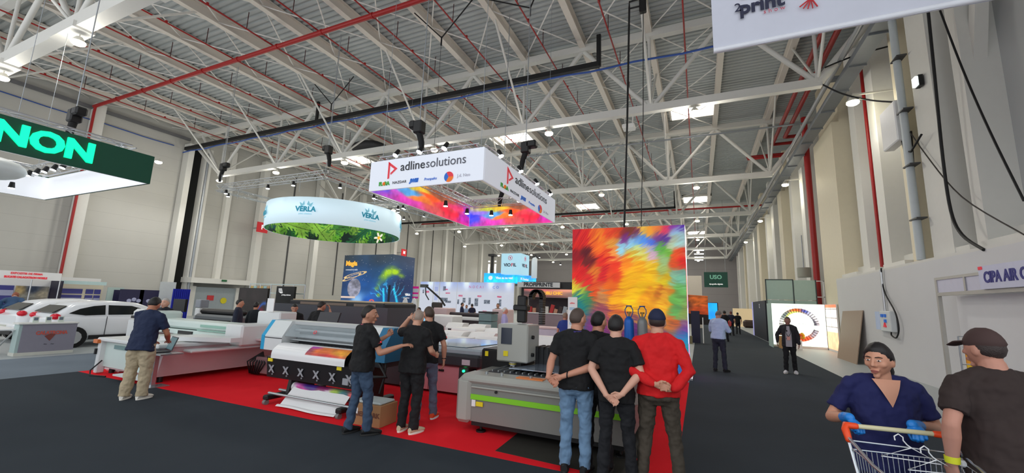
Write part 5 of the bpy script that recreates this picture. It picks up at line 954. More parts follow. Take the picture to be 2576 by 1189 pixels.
for x in (-.98, .3, 1.0): m = MB(); m.cyl((x,-1.0,.04), (x,-1.0,.12), .02, 8).cyl((x,-1.0,0), (x,-1.0,.03), .07, 12); m.build('levelling_foot', black, t)
B('bed_dark', dkgrey, t, -1.05, 1.1, -.7, 1.45, .78, .80)
m = MB()
for i in range(21): m.box(-1.0+.1*i, -.985+.1*i, -.68, 1.4, .80, .825)
m.build('bed_slats', steelb, t); m = MB(); m.prism([(-.75,-.60,.85),(.7,-.60,.85),(1.0,.5,.85),(-.35,.62,.85)], (0,0,.012)); m.build('sheet_metal', M('sheet blue steel', (.72,.78,.86), .12, .75, var=.05), t)
m = MB(); m.box(-1.5, -.72, -.12, .45, .62, 1.06, bev=.03); m.build('carriage_base', black, t); m = MB(); m.box(-.6, 1.15, .10, .42, .78, 1.12, bev=.02); m.build('gantry', black, t)
m = MB()
for i in range(19): m.box(-.58+.09*i, -.53+.09*i, .08, .45, .8, 1.14)
m.build('bellows', M('bellows black', (.1,.1,.11), .6), t)
m = MB(); m.box(-1.13, -.58, -.28, .25, .90, 1.50, bev=.02); m.build('head_housing', lg, t); B('screen', M('grey blue screen', (.16,.19,.25), .2), t, -1.05, -.86, -.29, -.28, 1.18, 1.44)
B('warning_sticker', yellow, t, -1.0, -.92, -.29, -.28, .99, 1.07); B('warning_sticker', yellow, t, -1.42, -1.36, -.13, -.12, .94, 1.02)
for zz in (1.3, 1.02): m = MB(); m.cyl((-.58,-.1,zz), (-.54,-.1,zz), .03, 8); m.build('knob', black, t)
m = MB(); m.cyl((-.9,-.12,.90), (-.9,-.12,.84), .06, 12).cyl((-.9,-.12,.84), (-.9,-.12,.74), .045, 10, r2=.02); m.build('nozzle', M('nozzle white', (.9,.9,.9), .3), t); m = MB(); m.cyl((-.9,-.12,.85), (-.9,-.12,.865), .065, 12); m.build('nozzle_ring', yellow, t)
m = MB(); m.box(-.92,-.76,.02,.14,1.52,1.98, bev=.02).box(-.98,-.72,-.02,.16,1.72,1.82, bev=.02); m.build('motor_column', black, t)
m = MB()
for i in range(13): a = PI*i/12; c = Vector((-.62+.10*math.cos(a), .2, 1.95+.12*math.sin(a))); m.box(c.x-.035, c.x+.035, .14, .28, c.z-.025, c.z+.025)
for i in range(12): m.box(-.56, -.49, .14, .28, 1.5+.038*i, 1.53+.038*i)
m.build('cable_chain', black, t); m = MB(); m.cyl((-.7,-.95,.8), (-.7,-.95,.84), .025, 8); k = m.build('rail_pin', steelb, t)
for x in (-.95, -.25, .45, .95): q = k.copy(); COL.objects.link(q); q.location.x = x+.7
m = MB(); m.box(-.45, -.05, -1.02, -.88, .80, .812); m.M = Matrix.Rotation(.1, 4, 'Z'); tag(m.build('ruler', M('orange plastic', (.9,.5,.2), .4)), 'orange ruler lying on the front rail of the grey laser cutter', 'ruler').location = (-1.95, 6.6, .0)
# thin dark sheet laid over the carpet below the laser
m = MB(); m.prism([(-2.4,5.0,.007),(-.8,4.9,.007),(-.7,7.2,.007),(-2.5,7.2,.007)], (0,0,.004)); tag(m.build('floor_patch', M('dark mottle', (.16,.15,.13), .7, var=.3, scale=3)), 'dark scuffed mat on the floor below the grey laser cutter', 'mat')
# ---- cars
def car(x, y, label):
    t = thing('car', label, 'car', (x, y, 0)); cw = M('car white', (.93,.94,.95), .18, var=0, spec=.6)
    W = .86
    def sec(yy, zb, zt, w): # half profile of body: sill to belt
        pts = [(w*.90, zb), (w*.985, zb+.12), (w, (zb+zt)/2), (w*.985, zt-.1), (w*.93, zt)]
        return [Vector((a, yy, b)) for a, b in pts]+[Vector((-a, yy, b)) for a, b in reversed(pts)]
    m = MB(); S_ = [(0,.42,.86,.70),(.06,.30,.93,.79),(.25,.26,.97,.84),(.8,.24,.97,.86),(2.0,.24,.95,.87),(2.9,.25,.94,.86),(3.4,.28,.88,.83),(3.8,.32,.80,.76),(4.0,.42,.66,.6)]
    m.rings([sec(*s) for s in S_]); m.build('body', cw, t)
    def cab(yy, zr, w0, w1, z0=.90):
        pts = [(w0, z0), (w0*.97+.03*w1, z0+.05), (w1+.05, zr-.07), (w1-.08, zr), (w1*.4, zr+.025)]; return [Vector((a, yy, b)) for a, b in pts]+[Vector((-a, yy, b)) for a, b in reversed(pts)]
    m = MB(); m.rings([cab(*s) for s in ((.08,1.0,.78,.70),(.28,1.18,.80,.68),(.5,1.34,.80,.66),(.9,1.40,.81,.64),(1.6,1.42,.81,.64),(2.2,1.37,.81,.63),(2.7,1.18,.80,.66),(3.15,.95,.78,.7))]); m.build('cabin', cw, t)
    for s in (-1, 1):
        def sp(yy, zz, zr=1.40): k = (zz-.93)/(zr-.93); return (s*(.822-.135*k), yy, zz)
        m = MB(); m.prism([sp(*q) for q in ((.36,1.05),(.62,1.19),(.95,1.28),(1.24,1.31),(1.24,1.0),(.75,.985))][::s], (.008*s,0,0)); m.build('side_window', glassd, t)
        m = MB(); m.prism([sp(*q) for q in ((1.32,1.0),(1.32,1.31),(1.95,1.29),(2.45,1.12),(2.68,1.0))][::s], (.008*s,0,0)); m.build('side_window', glassd, t)
        m = MB(); m.ball((s*.72,.10,.95), (.14,.12,.095), 14, 8); m.build('tail_light', M('tail red', (.75,.05,.15), .15, emit=.15), t)
        m = MB(); m.box(s*.85, s*.985, 2.45, 2.6, .97, 1.12, bev=.04); m.build('mirror', black, t)
        m = MB(); m.box(s*.85, s*.895, .9, 3.2, .24, .36); m.build('sill_trim', black, t)
        for yy in (.52, 3.22):
            m = MB(); m.cyl((s*.68,yy,.31), (s*.90,yy,.31), .335, 20); m.build('wheel_arch', black, t); w_ = MB(); w_.cyl((s*.70,yy,.31), (s*.915,yy,.31), .31, 20); w_ = w_.build('wheel', tyre, t)
            h_ = MB(); h_.cyl((s*.90,yy,.31), (s*.925,yy,.31), .2, 12); h_.build('hubcap', alu, w_)
        m = MB(); m.box(s*.862, s*.872, 1.27, 1.285, .35, .95); m.build('door_gap', dkgrey, t)
    m = MB(); m.prism([(-.62,.05,1.06),(.62,.05,1.06),(.58,.36,1.27),(-.58,.36,1.27)], (0,-.012,.012)); m.build('rear_window', glassd, t)
    B('bumper', cw, t, -.76, .76, -.06, .1, .36, .60, bev=.06); B('number_plate', M('plate', (.8,.8,.75)), t, -.25, .25, -.075, -.06, .45, .56); B('bumper_trim', black, t, -.6, .6, -.05, .1, .24, .38, bev=.03)
    m = MB(); m.prism([(-.62,2.72,1.20),(.62,2.72,1.20),(.68,3.13,.98),(-.68,3.13,.98)], (0,.012,.012)); m.build('windscreen', glassd, t); return t
car(-18.75, 5.95, 'white hatchback car nearer the white flatbed printer'); car(-21.15, 5.95, 'white hatchback car nearer the left edge of the view')
# ---- counter with a logo, side table
t = thing('reception_counter', 'grey counter with a red fox-like logo in front of the white cars', 'counter', (-16.95, 5.65, 0)); B('body', M('counter pale green', (.66,.74,.73), .5), t, .0, .32, -.72, .38, .08, .82); B('front_panel', M('counter grey', (.54,.53,.58), .5, var=.06, scale=9), t, .32, .34, -.66, .42, .08, .82); B('worktop', M('counter top', (.85,.85,.83), .4), t, -.04, .38, -.76, .44, .82, .86, bev=.01); B('plinth', M('plinth cream', (.8,.8,.76), .5), t, .02, .38, -.74, .42, 0, .08)
text('CALATRONA', .13, M('terracotta', (.78,.35,.3), .5, var=0), t, (.345, -.08, .58), (0,1,0), bold=.006, sx=.8); m = MB(); m.prism([(.345,-.22,.50),(.345,-.1,.36),(.345,.0,.54),(.345,-.1,.56)], (.004,0,0)); m.build('logo', M('terracotta dark', (.5,.25,.22)), t); text('~  ~', .12, dkgrey, t, (.345, -.1, .28), (0,1,0))
for i, lb in enumerate(('left', 'middle', 'right')): g = thing('leaflet_holder', 'small clear leaflet holder on the grey counter, %s of three' % lb, 'holder', (-16.75, 5.25+.25*i, .86)); B('card', M('card', (.82,.86,.82), .4), g, -.02, .0, -.06, .06, 0, .16); B('print', M('green print', (.4,.5,.35) if i else (.4,.45,.5)), g, .0, .003, -.04, .04, .06, .14)
t = thing('side_table', 'white folding table with crossed legs cut by the left edge', 'table', (-17.3, 4.75, 0)); B('tabletop', white, t, -1.5, .5, -.3, .3, .66, .70, bev=.01); m = MB(); m.tube([(-.6,-.2,.66), (.55,-.2,.02)], .022, 8); m.build('leg', alu, t); m = MB(); m.tube([(.4,.2,.66), (-.7,.2,.02)], .022, 8); m.build('leg', alu, t)
# ---- shopping cart pushed by the woman
t = thing('shopping_cart', 'wire shopping cart with a cream handle and orange corners, pushed by the woman', 'cart', (1.19, 3.82, 0), math.radians(7)); ch = M('chrome wire', (.8,.82,.84), .22, .85, var=0)
m = MB(); m.cyl((-.27,0,1.08), (.27,0,1.08), .016, 12); m.build('handle', M('cream handle', (.85,.82,.66), .4), t)
for s in (-1, 1):
    m = MB(); m.tube([(s*.22,0,1.08), (s*.28,-.0,1.08), (s*.295,-.03,1.06), (s*.295,-.07,1.0)], [.021,.024,.024,.02], 10, rnd=True); m.build('handle_corner', M('orange corner', (.95,.30,.10), .4), t)
    m = MB(); m.tube([(s*.295,-.06,1.0), (s*.29,-.12,.86), (s*.27,-.2,.6), (s*.26,-.15,.2)], .011, 8).tube([(s*.295,-.05,1.02), (s*.285,-.35,.93), (s*.25,-.9,.86)], .011, 8); m.build('side_tube', ch, t)
    m = MB(); m.tube([(s*.285,-.10,.95),(s*.245,-.95,.84),(s*.22,-.95,.5),(s*.25,-.12,.40)], .004, 6)
    for i in range(26):
        f_ = i/25; m.tube([(s*(.285-.04*f_), -.10-.85*f_, .95-.11*f_), (s*(.25-.03*f_), -.12-.83*f_, .40+.1*f_)], .0028, 5, caps=False)
    for f_ in (.3, .6): m.tube([(s*(.285-.03*f_), -.10, .95-.55*f_), (s*(.24-.02*f_), -.95, .84-.34*f_)], .0028, 5)
    m.build('basket_side', ch, t)
m = MB(); m.tube([(-.29,-.08,1.0), (.29,-.08,.99)], .006, 6).tube([(-.285,-.10,.95), (.285,-.10,.95)], .005, 6)
for i in range(20): x = -.27+.54*i/19; m.tube([(x,-.10,.95), (x*.88,-.12,.40)], .0028, 5, caps=False)
m.build('basket_back', ch, t)
m = MB(); m.tube([(-.245,-.95,.84), (.245,-.95,.84)], .005, 6)
for i in range(18): x = -.24+.48*i/17; m.tube([(x,-.95,.84), (x*.9,-.95,.5)], .0028, 5, caps=False)
for i in range(18): x = -.22+.44*i/17; m.tube([(x*1.1,-.12,.40), (x,-.95,.5)], .0028, 5, caps=False)
m.build('basket_front', ch, t); B('joint_clip', white, t, .25, .31, -.16, -.08, .93, .97, bev=.01)
B('liner', M('cyan bag', (.25,.62,.82), .5), t, -.2, .18, -.85, -.2, .52, .62, bev=.04); B('liner_side', M('cyan bag', (.25,.62,.82), .5), t, -.24, -.225, -.7, -.15, .5, .82)
for x, y in ((-.24,-.1),(.24,-.1),(-.2,-.85),(.2,-.85)): m = MB(); m.cyl((x-.012,y,.06), (x+.012,y,.06), .06, 14); w_ = m.build('castor', dkgrey, t); m = MB(); m.tube([(x,y,.06),(x*1.05,y,.2)], .012, 6); m.build('fork', ch, w_)
m = MB(); m.tube([(-.25,-.12,.2),(.25,-.12,.2),(.2,-.85,.2),(-.2,-.85,.2),(-.25,-.12,.2)], .011, 6); m.build('lower_frame', ch, t)
for (x, y, z, r, lb) in ((-.02,-.12,1.03,0,'white wire hanger hooked on the cart rail, larger hook'), (.09,-.16,.985,.2,'white wire hanger lower in the cart, smaller hook')):
    g = thing('clothes_hanger', lb, 'hanger', (1.19+x, 3.82+y, z), r); m = MB(); m.tube([(-.02,0,.01), (-.022,0,.035), (0,0,.052), (.022,0,.035), (.022,0,.015), (.04,0,-.01), (.06,0,-.025)], .004, 6).tube([(.06,0,-.025), (.2,0,-.1), (-.1,0,-.1), (.06,0,-.025)], .004, 6); m.build('wire', white, g)
# ================================================================== people
SK = {}
def skin(c): return M('skin %.2f' % c[0], c, .55, var=.05, scale=12)
FEM = [False]; JT = {}
def headr(d, hs=1.0):
    x, y, z = d; rx, ry, rz = (.076, .094, .114) if FEM[0] else (.080, .098, .117)
    if z < 0:
        t_ = -z; rx *= 1-(.38 if FEM[0] else .30)*t_**1.5
        if y < 0: ry *= 1-.42*t_
        else: ry *= 1-.06*t_
    X, Y, Z = rx*x, ry*y, rz*z
    if y > 0: Y = Y*.95+.004*max(0, 1-abs(x)*3)
    return Vector((X, Y, Z))*hs
def sphere_pts(n, m): return [[(math.sin(PI*i/m)*math.cos(2*PI*j/n), math.sin(PI*i/m)*math.sin(2*PI*j/n), -math.cos(PI*i/m)) for j in range(n)] for i in range(1, m)]
def headmesh(mb, T, hs, fine=True):
    rs = [[T @ headr(d, hs) for d in ring] for ring in sphere_pts(24, 16)]; mb.rings(rs, True)
    P = lambda x, y, z: T @ (Vector((x, y, z))*hs)
    R3 = T.to_3x3()
    mb.tube([P(0,.086,.028), P(0,.100,.005), P(0,.112,-.022)], [.008*hs, .009*hs, .0115*hs if FEM[0] else .0135*hs], 8, rnd=True)
    for s in (-1, 1): mb.ball(P(s*.011,.098,-.026), .0095*hs, 8, 6); mb.ball(P(s*.076,-.008,-.008), (.012*hs,.022*hs,.033*hs), 8, 8, R3); mb.ball(P(s*.040,.058,-.018), (.026*hs,.024*hs,.022*hs), 8, 8, R3)
    mb.ball(P(0,.064,-.096), ((.022 if FEM[0] else .028)*hs,.020*hs,.019*hs), 10, 8, R3); mb.tube([P(-.045,.078,.036), P(0,.090,.034), P(.045,.078,.036)], (.0045 if FEM[0] else .0075)*hs, 8, rnd=True)
    mb.tube([P(-.022,.084,-.058), P(0,.094,-.056), P(.022,.084,-.058)], .0075*hs, 8, rnd=True); mb.tube([P(-.018,.084,-.069), P(0,.092,-.071), P(.018,.084,-.069)], .0075*hs, 8, rnd=True)
def hairmesh(mb, T, hs, style):
    rs = []
    for ring in sphere_pts(30, 22):
        r = []
        for d in ring:
            x, y, z = d
            tb = [(-1,-.45),(-.2,-.42),(.1,-.12),(.35,.16),(.6,.44),(.9,.58),(1.01,.62)] if style == 'long' else [(-1,-.52),(-.45,-.46),(-.25,-.15),(-.02,.10),(.15,.20),(.32,.42),(.6,.52),(1.01,.56)]
            lim = 0
            for (a_, b_), (c_, d_) in zip(tb, tb[1:]):
                if a_ <= y <= c_: lim = b_+(d_-b_)*(y-a_)/(c_-a_)
            k = {'short': 1.04, 'buzz': 1.02, 'long': 1.13+.03*max(0, z), 'full': 1.07+.05*max(0, z)}.get(style, 1.06)
            n = 0 if style == 'buzz' else .045*(noise.noise(Vector(d)*7)-.1)
            t_ = min(1, max(0, (z-lim)/.14)); t_ = t_*t_*(3-2*t_)
            n = 0 if style == 'buzz' else .030*(noise.noise(Vector(d)*6)-.1) if style != 'tied' else 0
            if style == 'full': k = 1.09+.03*max(0, z)
            r.append(T @ (headr(d, hs)*(.90+(k+n-.90)*t_)))
        rs.append(r)
    mb.rings(rs, True)
def hand(mb, w, d, n, side, s=1.0, curl=.5, grip=False):
    """w wrist point, d direction of the fingers, n palm normal, side +1 right / -1 left (thumb side)"""
    d = Vector(d).normalized(); n = Vector(n); n = (n-d*n.dot(d)).normalized(); b = d.cross(n)*side   # b: towards the thumb
    w = Vector(w)
    mb.loft([(w-d*.03*s, b*.026*s, n*.021*s), (w, b*.026*s, n*.019*s), (w+d*.03*s, b*.036*s, n*.017*s), (w+d*.065*s, b*.041*s, n*.016*s), (w+d*.092*s, b*.039*s, n*.013*s)], 12)
    L = [.078, .086, .080, .063]
    for i in range(4):
        p = w+d*(.086 - (.006 if i == 3 else 0))*s+b*(.029-.0195*i)*s; dd = (d+b*(.12-.08*i)).normalized(); pts = [p]; a = 0
        c_ = curl*(1+.12*i) if not grip else 1.25
        for q in (.46, .31, .23): a += c_*(.75 if q == .46 else 1.0); pts.append(pts[-1]+(dd*math.cos(a)+n*math.sin(a))*L[i]*q*s)
        mb.tube(pts, [.0095*s, .0088*s, .008*s, .007*s], 8, rnd=True)
    p = w+d*.028*s+b*.026*s; dd = (d*.75+b*.65+n*.25).normalized(); e = (d*.9+n*(.5 if not grip else 1.0)+b*(.1 if not grip else -.3)).normalized()
    mb.tube([w+d*.01*s+b*.012*s, p, p+dd*.035*s, p+dd*.035*s+e*.03*s, p+dd*.035*s+e*.052*s], [.013*s, .013*s, .0105*s, .0095*s, .008*s], 8, rnd=True)
def person(label, x, y, rz, H=1.75, lean=0, yaw=0, pitch=0, tilt=0, sk=(.80,.62,.52), hair=('short', (.10,.08,.07)), top=((.06,.06,.07), 'short'), legs=(.08,.08,.10), shoe=((.05,.05,.06), None), arms=None, feet=None, g=1.0, vox=.014, group=None, face=True, cap=None, hs=1.0, baggy=1.0, hem=.86, lower=True, name_top='shirt', collar=None, z=.007, v_neck=False, gloves=None, belt=None, cat='person', knee=0.0):
    FEM[0] = hair[0] == 'long'; s = H/1.75; t = thing('person', label, cat, (x, y, z), math.radians(rz), group); la = math.radians(lean)
    def T(px, py, pz): zz = pz-.96; return Vector((px*s*g if abs(px) < .3 else px*s, (py*math.cos(la)+zz*math.sin(la))*s, (.96+zz*math.cos(la)-py*math.sin(la))*s))
    up = Vector((0, math.sin(la), math.cos(la))); fw = Vector((0, math.cos(la), -math.sin(la))); X = Vector((1,0,0))
    nb = T(0, -.012, 1.475)
    ha = la*.35+math.radians(pitch)
    Rh = Matrix.Rotation(-math.radians(yaw), 3, 'Z') @ Matrix.Rotation(-ha, 3, 'X') @ Matrix.Rotation(math.radians(tilt), 3, 'Y')
    hc = nb + Vector((0, math.sin(la*.8+ha*.3), math.cos(la*.8+ha*.3)))*.128*s + Rh @ Vector((0, .022*s, .004))
    TH = Matrix.Translation(hc) @ Rh.to_4x4(); hs_ = hs*s*1.06
    A = {'R': (( .245,-.02,1.14), ( .26,.04,.90), (0,.1,-1), (-1,0,0), .35), 'L': ((-.245,-.02,1.14), (-.26,.04,.90), (0,.1,-1), (1,0,0), .35)}
    for k_, v_ in (arms or {}).items(): A[k_] = v_
    F = {'R': (.11, .0), 'L': (-.11, .0)}; F.update(feet or {})
    sm_ = skin(sk)
    m = MB()
    m.loft([(T(0,-.01,1.36), X*.12*s, fw*.08*s), (nb, X*.068*s, fw*.066*s), (nb+up*.05*s, X*.060*s, fw*.062*s), (hc+Rh @ Vector((0,-.015*s,-.06*s)), X*.055*s, fw*.06*s), (hc, X*.05*s, fw*.05*s)], 14)
    headmesh(m, TH, hs_)
    m.loft([(T(0,0,.98), X*.13*s*g, fw*.09*s*g), (T(0,0,1.12), X*.12*s*g, fw*.085*s*g), (T(0,.0,1.30), X*.15*s*g, fw*.095*s), (T(0,-.01,1.42), X*.13*s, fw*.07*s)], 14)
    joints = {}
    for k_, sg in (('R', 1), ('L', -1)):
        e, w_, hd, pn, cu = A[k_]; sh = T(sg*.172, -.012, 1.395); e = Vector(e)*s; w_ = Vector(w_)*s; joints[k_] = (sh, e, w_)
        m.tube([sh*.9+e*.1, sh*.45+e*.55, e], [.043*s, .046*s, .041*s], 12, rnd=True); m.tube([e, e*.7+w_*.3, e*.15+w_*.85, w_], [.042*s, .045*s, .031*s, .027*s], 12, rnd=True)
        if not gloves: hand(m, w_, hd, pn, sg, s, cu)
    if lower: m.loft([(Vector((0,0,.93))*s, X*.12*s*g, Vector((0,.09,0))*s), (Vector((0,0,1.02))*s, X*.12*s*g, Vector((0,.085,0))*s)], 12)
    for k_, sg in (('R', 1), ('L', -1)):
        fx, fy = F[k_]; hp = Vector((sg*.085*g, 0, .92))*s; an = Vector((fx, fy-.03, .09))*s; kn = (hp+an)*.5+Vector((0, (.03+knee)*s, 0)); F[k_] = (hp, kn, an)
        if lower: m.tube([hp, kn, an], [.07*s, .05*s, .035*s], 10, rnd=True)
    remesh(m.build('body', sm_, t), vox if vox > .012 else .007, 3, .5)
    # hair / cap
    if hair[0] != 'bald':
        m = MB(); hairmesh(m, TH, hs_, hair[0])
        if hair[0] == 'long':
            P = lambda a, b, c: TH @ (Vector((a, b, c))*hs_)
            m.ball(P(.0,-.11,-.03), .035*hs_, 10, 8); m.tube([P(0,-.12,-.02), P(.0,-.14,-.09), P(.0,-.12,-.17)], [.03*hs_, .034*hs_, .02*hs_], 10, rnd=True)
        m.build('hair', M('hair %.2f %.2f' % (hair[1][0], hair[1][2]), hair[1], .5, var=.45, scale=170, bump=.5 if hair[0] != 'long' else 0), t)
    if cap:
        P = lambda a, b, c: TH @ (Vector((a, b, c))*hs_); rs = []
        for ring in sphere_pts(24, 14):
            rs.append([TH @ (headr(d, hs_)*(1.10 if d[2] > .12 else .9)+Vector((0,-.002,.006))) for d in ring])
        m = MB(); m.rings(rs, True); c_ = m.build('cap', M('cap %.2f' % cap[0], cap, .8, var=.1), t)
        m = MB(); R3 = TH.to_3x3(); m.loft([(P(0,.06,.045), R3 @ Vector((.078,0,0))*hs_, R3 @ Vector((0,.006,.009))*hs_), (P(0,.115,.040), R3 @ Vector((.072,0,0))*hs_, R3 @ Vector((0,.006,.009))*hs_), (P(0,.175,.018), R3 @ Vector((.045,0,0))*hs_, R3 @ Vector((0,.005,.007))*hs_)], 14); m.build('cap_brim', M('cap %.2f' % cap[0], cap, .8), t)
    if face and vox <= .02:
        for sg in (-1, 1):
            m = MB(); P = lambda a, b, c: TH @ (Vector((a, b, c))*hs_)
            m.ball(P(sg*.030,.0835,.010), (.0135*hs_,.0085*hs_,.0050*hs_), 12, 8, TH.to_3x3()); m.cur = 1; m.ball(P(sg*.030,.0885,.010), .0054*hs_, 8, 6); m.build('eye', [M('eye white', (.9,.88,.86), .3, var=0), M('iris', (.12,.08,.06), .2, var=0)], t)
            m = MB(); m.tube([P(sg*.013,.094,.031), P(sg*.032,.092,.036), P(sg*.050,.078,.030)], [.003*hs_, .0035*hs_, .002*hs_], 6); m.build('eyebrow', M('brow', (.16,.11,.09), .8), t)
        m = MB(); m.tube([P(-.021,.0905,-.0615), P(-.008,.1,-.0585), P(.008,.1,-.0585), P(.021,.0905,-.0615)], [.003*hs_, .0045*hs_, .0045*hs_, .003*hs_], 8, rnd=True); m.tube([P(-.017,.091,-.068), P(0,.0985,-.0705), P(.017,.091,-.068)], [.003*hs_, .005*hs_, .003*hs_], 8, rnd=True); m.build('lips', M('lips', (.66,.36,.34), .5), t)
    # trousers
    if lower:
        m = MB(); m.loft([(T(0,0,1.03), X*.150*s*g, Vector((0,.105*g,0))*s), (Vector((0,-.005,.95))*s, X*.170*s*g, Vector((0,.120*g,0))*s), (Vector((0,-.01,.86))*s, X*.170*s*g, Vector((0,.120*g,0))*s), (Vector((0,0,.79))*s, X*.13*s*g, Vector((0,.09,0))*s)], 18, pw=.85)
        for k_, sg in (('R', 1), ('L', -1)):
            hp, kn, an = F[k_]; b_ = baggy; m.tube([hp-Vector((0,0,.0)), hp*.6+kn*.4, kn, kn*.45+an*.55, an+Vector((0,0,-.035))*s], [.098*s*min(g,1.15), .090*s*b_, .068*s*b_, .064*s*b_, .062*s*b_], 14)
        remesh(m.build('trousers', M('trousers %.2f%.2f%.2f' % legs, legs, .85, var=.22, scale=9, bump=.3), t), max(.010, vox), 3, .5, .042, .09)
        for k_, sg in (('R', 1), ('L', -1)):
            an = F[k_][2]; rt = math.radians(-12*sg); fd = Vector((math.sin(-rt), math.cos(rt), 0)); sd = Vector((fd.y, -fd.x, 0)); o = Vector((an.x, an.y, 0)); m = MB()
            m.loft([(o-fd*.075*s+Vector((0,0,.05)), sd*.03*s, Vector((0,0,.035))*s), (o-fd*.04*s+Vector((0,0,.06)), sd*.042*s, Vector((0,0,.055))*s), (o+fd*.03*s+Vector((0,0,.06)), sd*.043*s, Vector((0,0,.052))*s), (o+fd*.10*s+Vector((0,0,.045)), sd*.048*s, Vector((0,0,.035))*s), (o+fd*.165*s+Vector((0,0,.035)), sd*.045*s, Vector((0,0,.026))*s), (o+fd*.20*s+Vector((0,0,.03)), sd*.025*s, Vector((0,0,.016))*s)], 14)
            q = m.build('shoe', M('shoe %.2f%.2f%.2f' % shoe[0], shoe[0], .6), t)
            m = MB(); m.loft([(o+fd*.06*s+Vector((0,0,0)), sd*.048*s, fd*.142*s), (o+fd*.06*s+Vector((0,0,.022)), sd*.050*s, fd*.146*s), (o+fd*.06*s+Vector((0,0,.026)), sd*.04*s, fd*.135*s)], 20); m.build('sole', M('sole %.2f' % (shoe[1] or shoe[0])[0], shoe[1] or (.1,.1,.1), .7), q)
    # top
    col_, sl = top; m = MB(); hz = hem
    neck = [(T(0,-.012,1.445), X*.115*s, fw*.085*s), (T(0,-.012,1.497), X*.072*s, fw*.070*s)] if not v_neck else [(T(0,-.02,1.445), X*.13*s, fw*.085*s)]
    m.loft([(T(0,0,hz), X*.196*s*g, fw*.146*s*g), (T(0,.0,hz+.10), X*.190*s*g, fw*.142*s*g), (T(0,.005,1.12), X*.174*s*g, fw*.130*s*g), (T(0,.005,1.27), X*.185*s*g, fw*.128*s), (T(0,-.003,1.37), X*.180*s*g, fw*.112*s)]+neck, 20, pw=.88)
    for k_, sg in (('R', 1), ('L', -1)):
        sh, e, w_ = joints[k_]; m.tube([T(sg*.05,-.012,1.462), T(sg*.11,-.012,1.438), sh+Vector((0,0,-.004))], [.040*s, .050*s, .062*s], 14, rnd=True)
        if sl == 'short': q = sh*.28+e*.72; m.tube([sh, sh*.6+e*.4, q], [.066*s, .068*s, .070*s], 14); m.ball(sh, .064*s, 12, 8)
        elif sl == 'long': m.tube([sh, sh*.5+e*.5, e, e*.4+w_*.6, w_*.93+e*.07], [.068*s, .066*s, .060*s, .052*s, .044*s], 14, rnd=True)
        elif sl == 'roll': m.tube([sh+X*-.03*sg*s, sh*.5+e*.5, e, e*.75+w_*.25], [.078*s, .066*s, .058*s, .055*s], 14)
    remesh(m.build(name_top, M('cloth %.2f%.2f%.2f' % col_, col_, .85, var=.12, scale=8, bump=.2), t), max(.010, vox), 4, .5, .042 if vox < .02 else .0, .11)
    if v_neck:
        pr_ = [(1.255,.139),(1.32,.132),(1.37,.122),(1.42,.103),(1.47,.068)]; vs = []; n_ = 10
        for i_ in range(n_+1):
            z_ = 1.47-.2*i_/n_; hw = .074*(1-i_/n_)+.001; yy = float(np.interp(z_, [a[0] for a in pr_], [a[1] for a in pr_]))
            vs += [T(hw*(k_/4-1), yy-1.3*(hw*(k_/4-1))**2+.004, z_) for k_ in range(9)]
        m = MB(); m.put(vs, [[a*9+b, (a+1)*9+b, (a+1)*9+b+1, a*9+b+1] for a in range(n_) for b in range(8)], True); m.build('neck_opening', sm_, t)
    if collar: m = MB(); m.tube([T(.068*math.cos(a), .068*math.sin(a)-.012, 1.478+.012*math.sin(a)) for a in [i*PI/8 for i in range(16)]], .011*s, 6, closed=True); m.build('collar', M('collar %.2f' % collar[0], collar, .8), t)
    if belt: m = MB(); m.tube([Vector((.178*math.cos(a)*g, .128*math.sin(a)*g, .985))*s for a in [i*PI/12 for i in range(24)]], .016*s, 6, closed=True); m.build('belt', M('belt', belt, .6), t)
    if gloves:
        for k_, sg in (('R', 1), ('L', -1)):
            e, w_, hd, pn, cu = A[k_]; m = MB(); hand(m, joints[k_][2], hd, pn, sg, s*1.16, cu, grip=cu > 1); m.tube([joints[k_][2]*.80+joints[k_][1]*.20, joints[k_][2]*1.1-joints[k_][1]*.1], [.040*s, .036*s], 12, rnd=True); remesh(m.build('glove', M('nitrile blue', gloves, .4), t), .005, 1)
    JT[t.name] = joints['R']
    return t, T, TH, joints, s
BLK = (.045,.045,.055)
def back(dx=0, dz=0, e=.27, ey=-.06):   # hands joined behind the back
    return {'R': ((e, ey, 1.14), (.075+dx, -.185, .955+dz), (-.85,-.15,-.35), (0,-1,-.2), .45), 'L': ((-e, ey, 1.14), (-.075+dx, -.19, .93+dz), (.8,-.1,-.45), (0,-1,-.1), .5)}
bk = person('man in black polo shirt and light blue jeans from behind, hands behind his back', -1.33, 4.86, 3, 1.83, sk=(.78,.55,.45), hair=('buzz', (.30,.24,.21)), top=(BLK, 'short'), legs=(.42,.54,.66), shoe=((.08,.08,.09), None), arms=back(-.19, .04, .27), yaw=28, g=1.06, vox=.010, name_top='polo_shirt', collar=(.25,.2,.5), face=True)
wr = MB(); j = bk[3]['R']; wr.tube([j[2]*.85+j[1]*.15+Vector((math.cos(a)*.0, math.sin(a)*.033, math.cos(a)*.033)) for a in [i*PI/8 for i in range(16)]], .008, 6, closed=True); wr.build('watch', black, bk[0])
person('dark haired man in black shirt and trousers from behind, hands joined low behind him', -.86, 4.78, 4, 1.77, sk=(.84,.64,.55), hair=('short', (.11,.10,.10)), top=(BLK, 'short'), legs=(.075,.08,.10), shoe=((.07,.07,.08), (.5,.5,.5)), arms=back(0, -.03, .26), g=1.02, vox=.010, hem=.82, name_top='polo_shirt', feet={'R': (.16, .02), 'L': (-.14, .0)}, yaw=6)
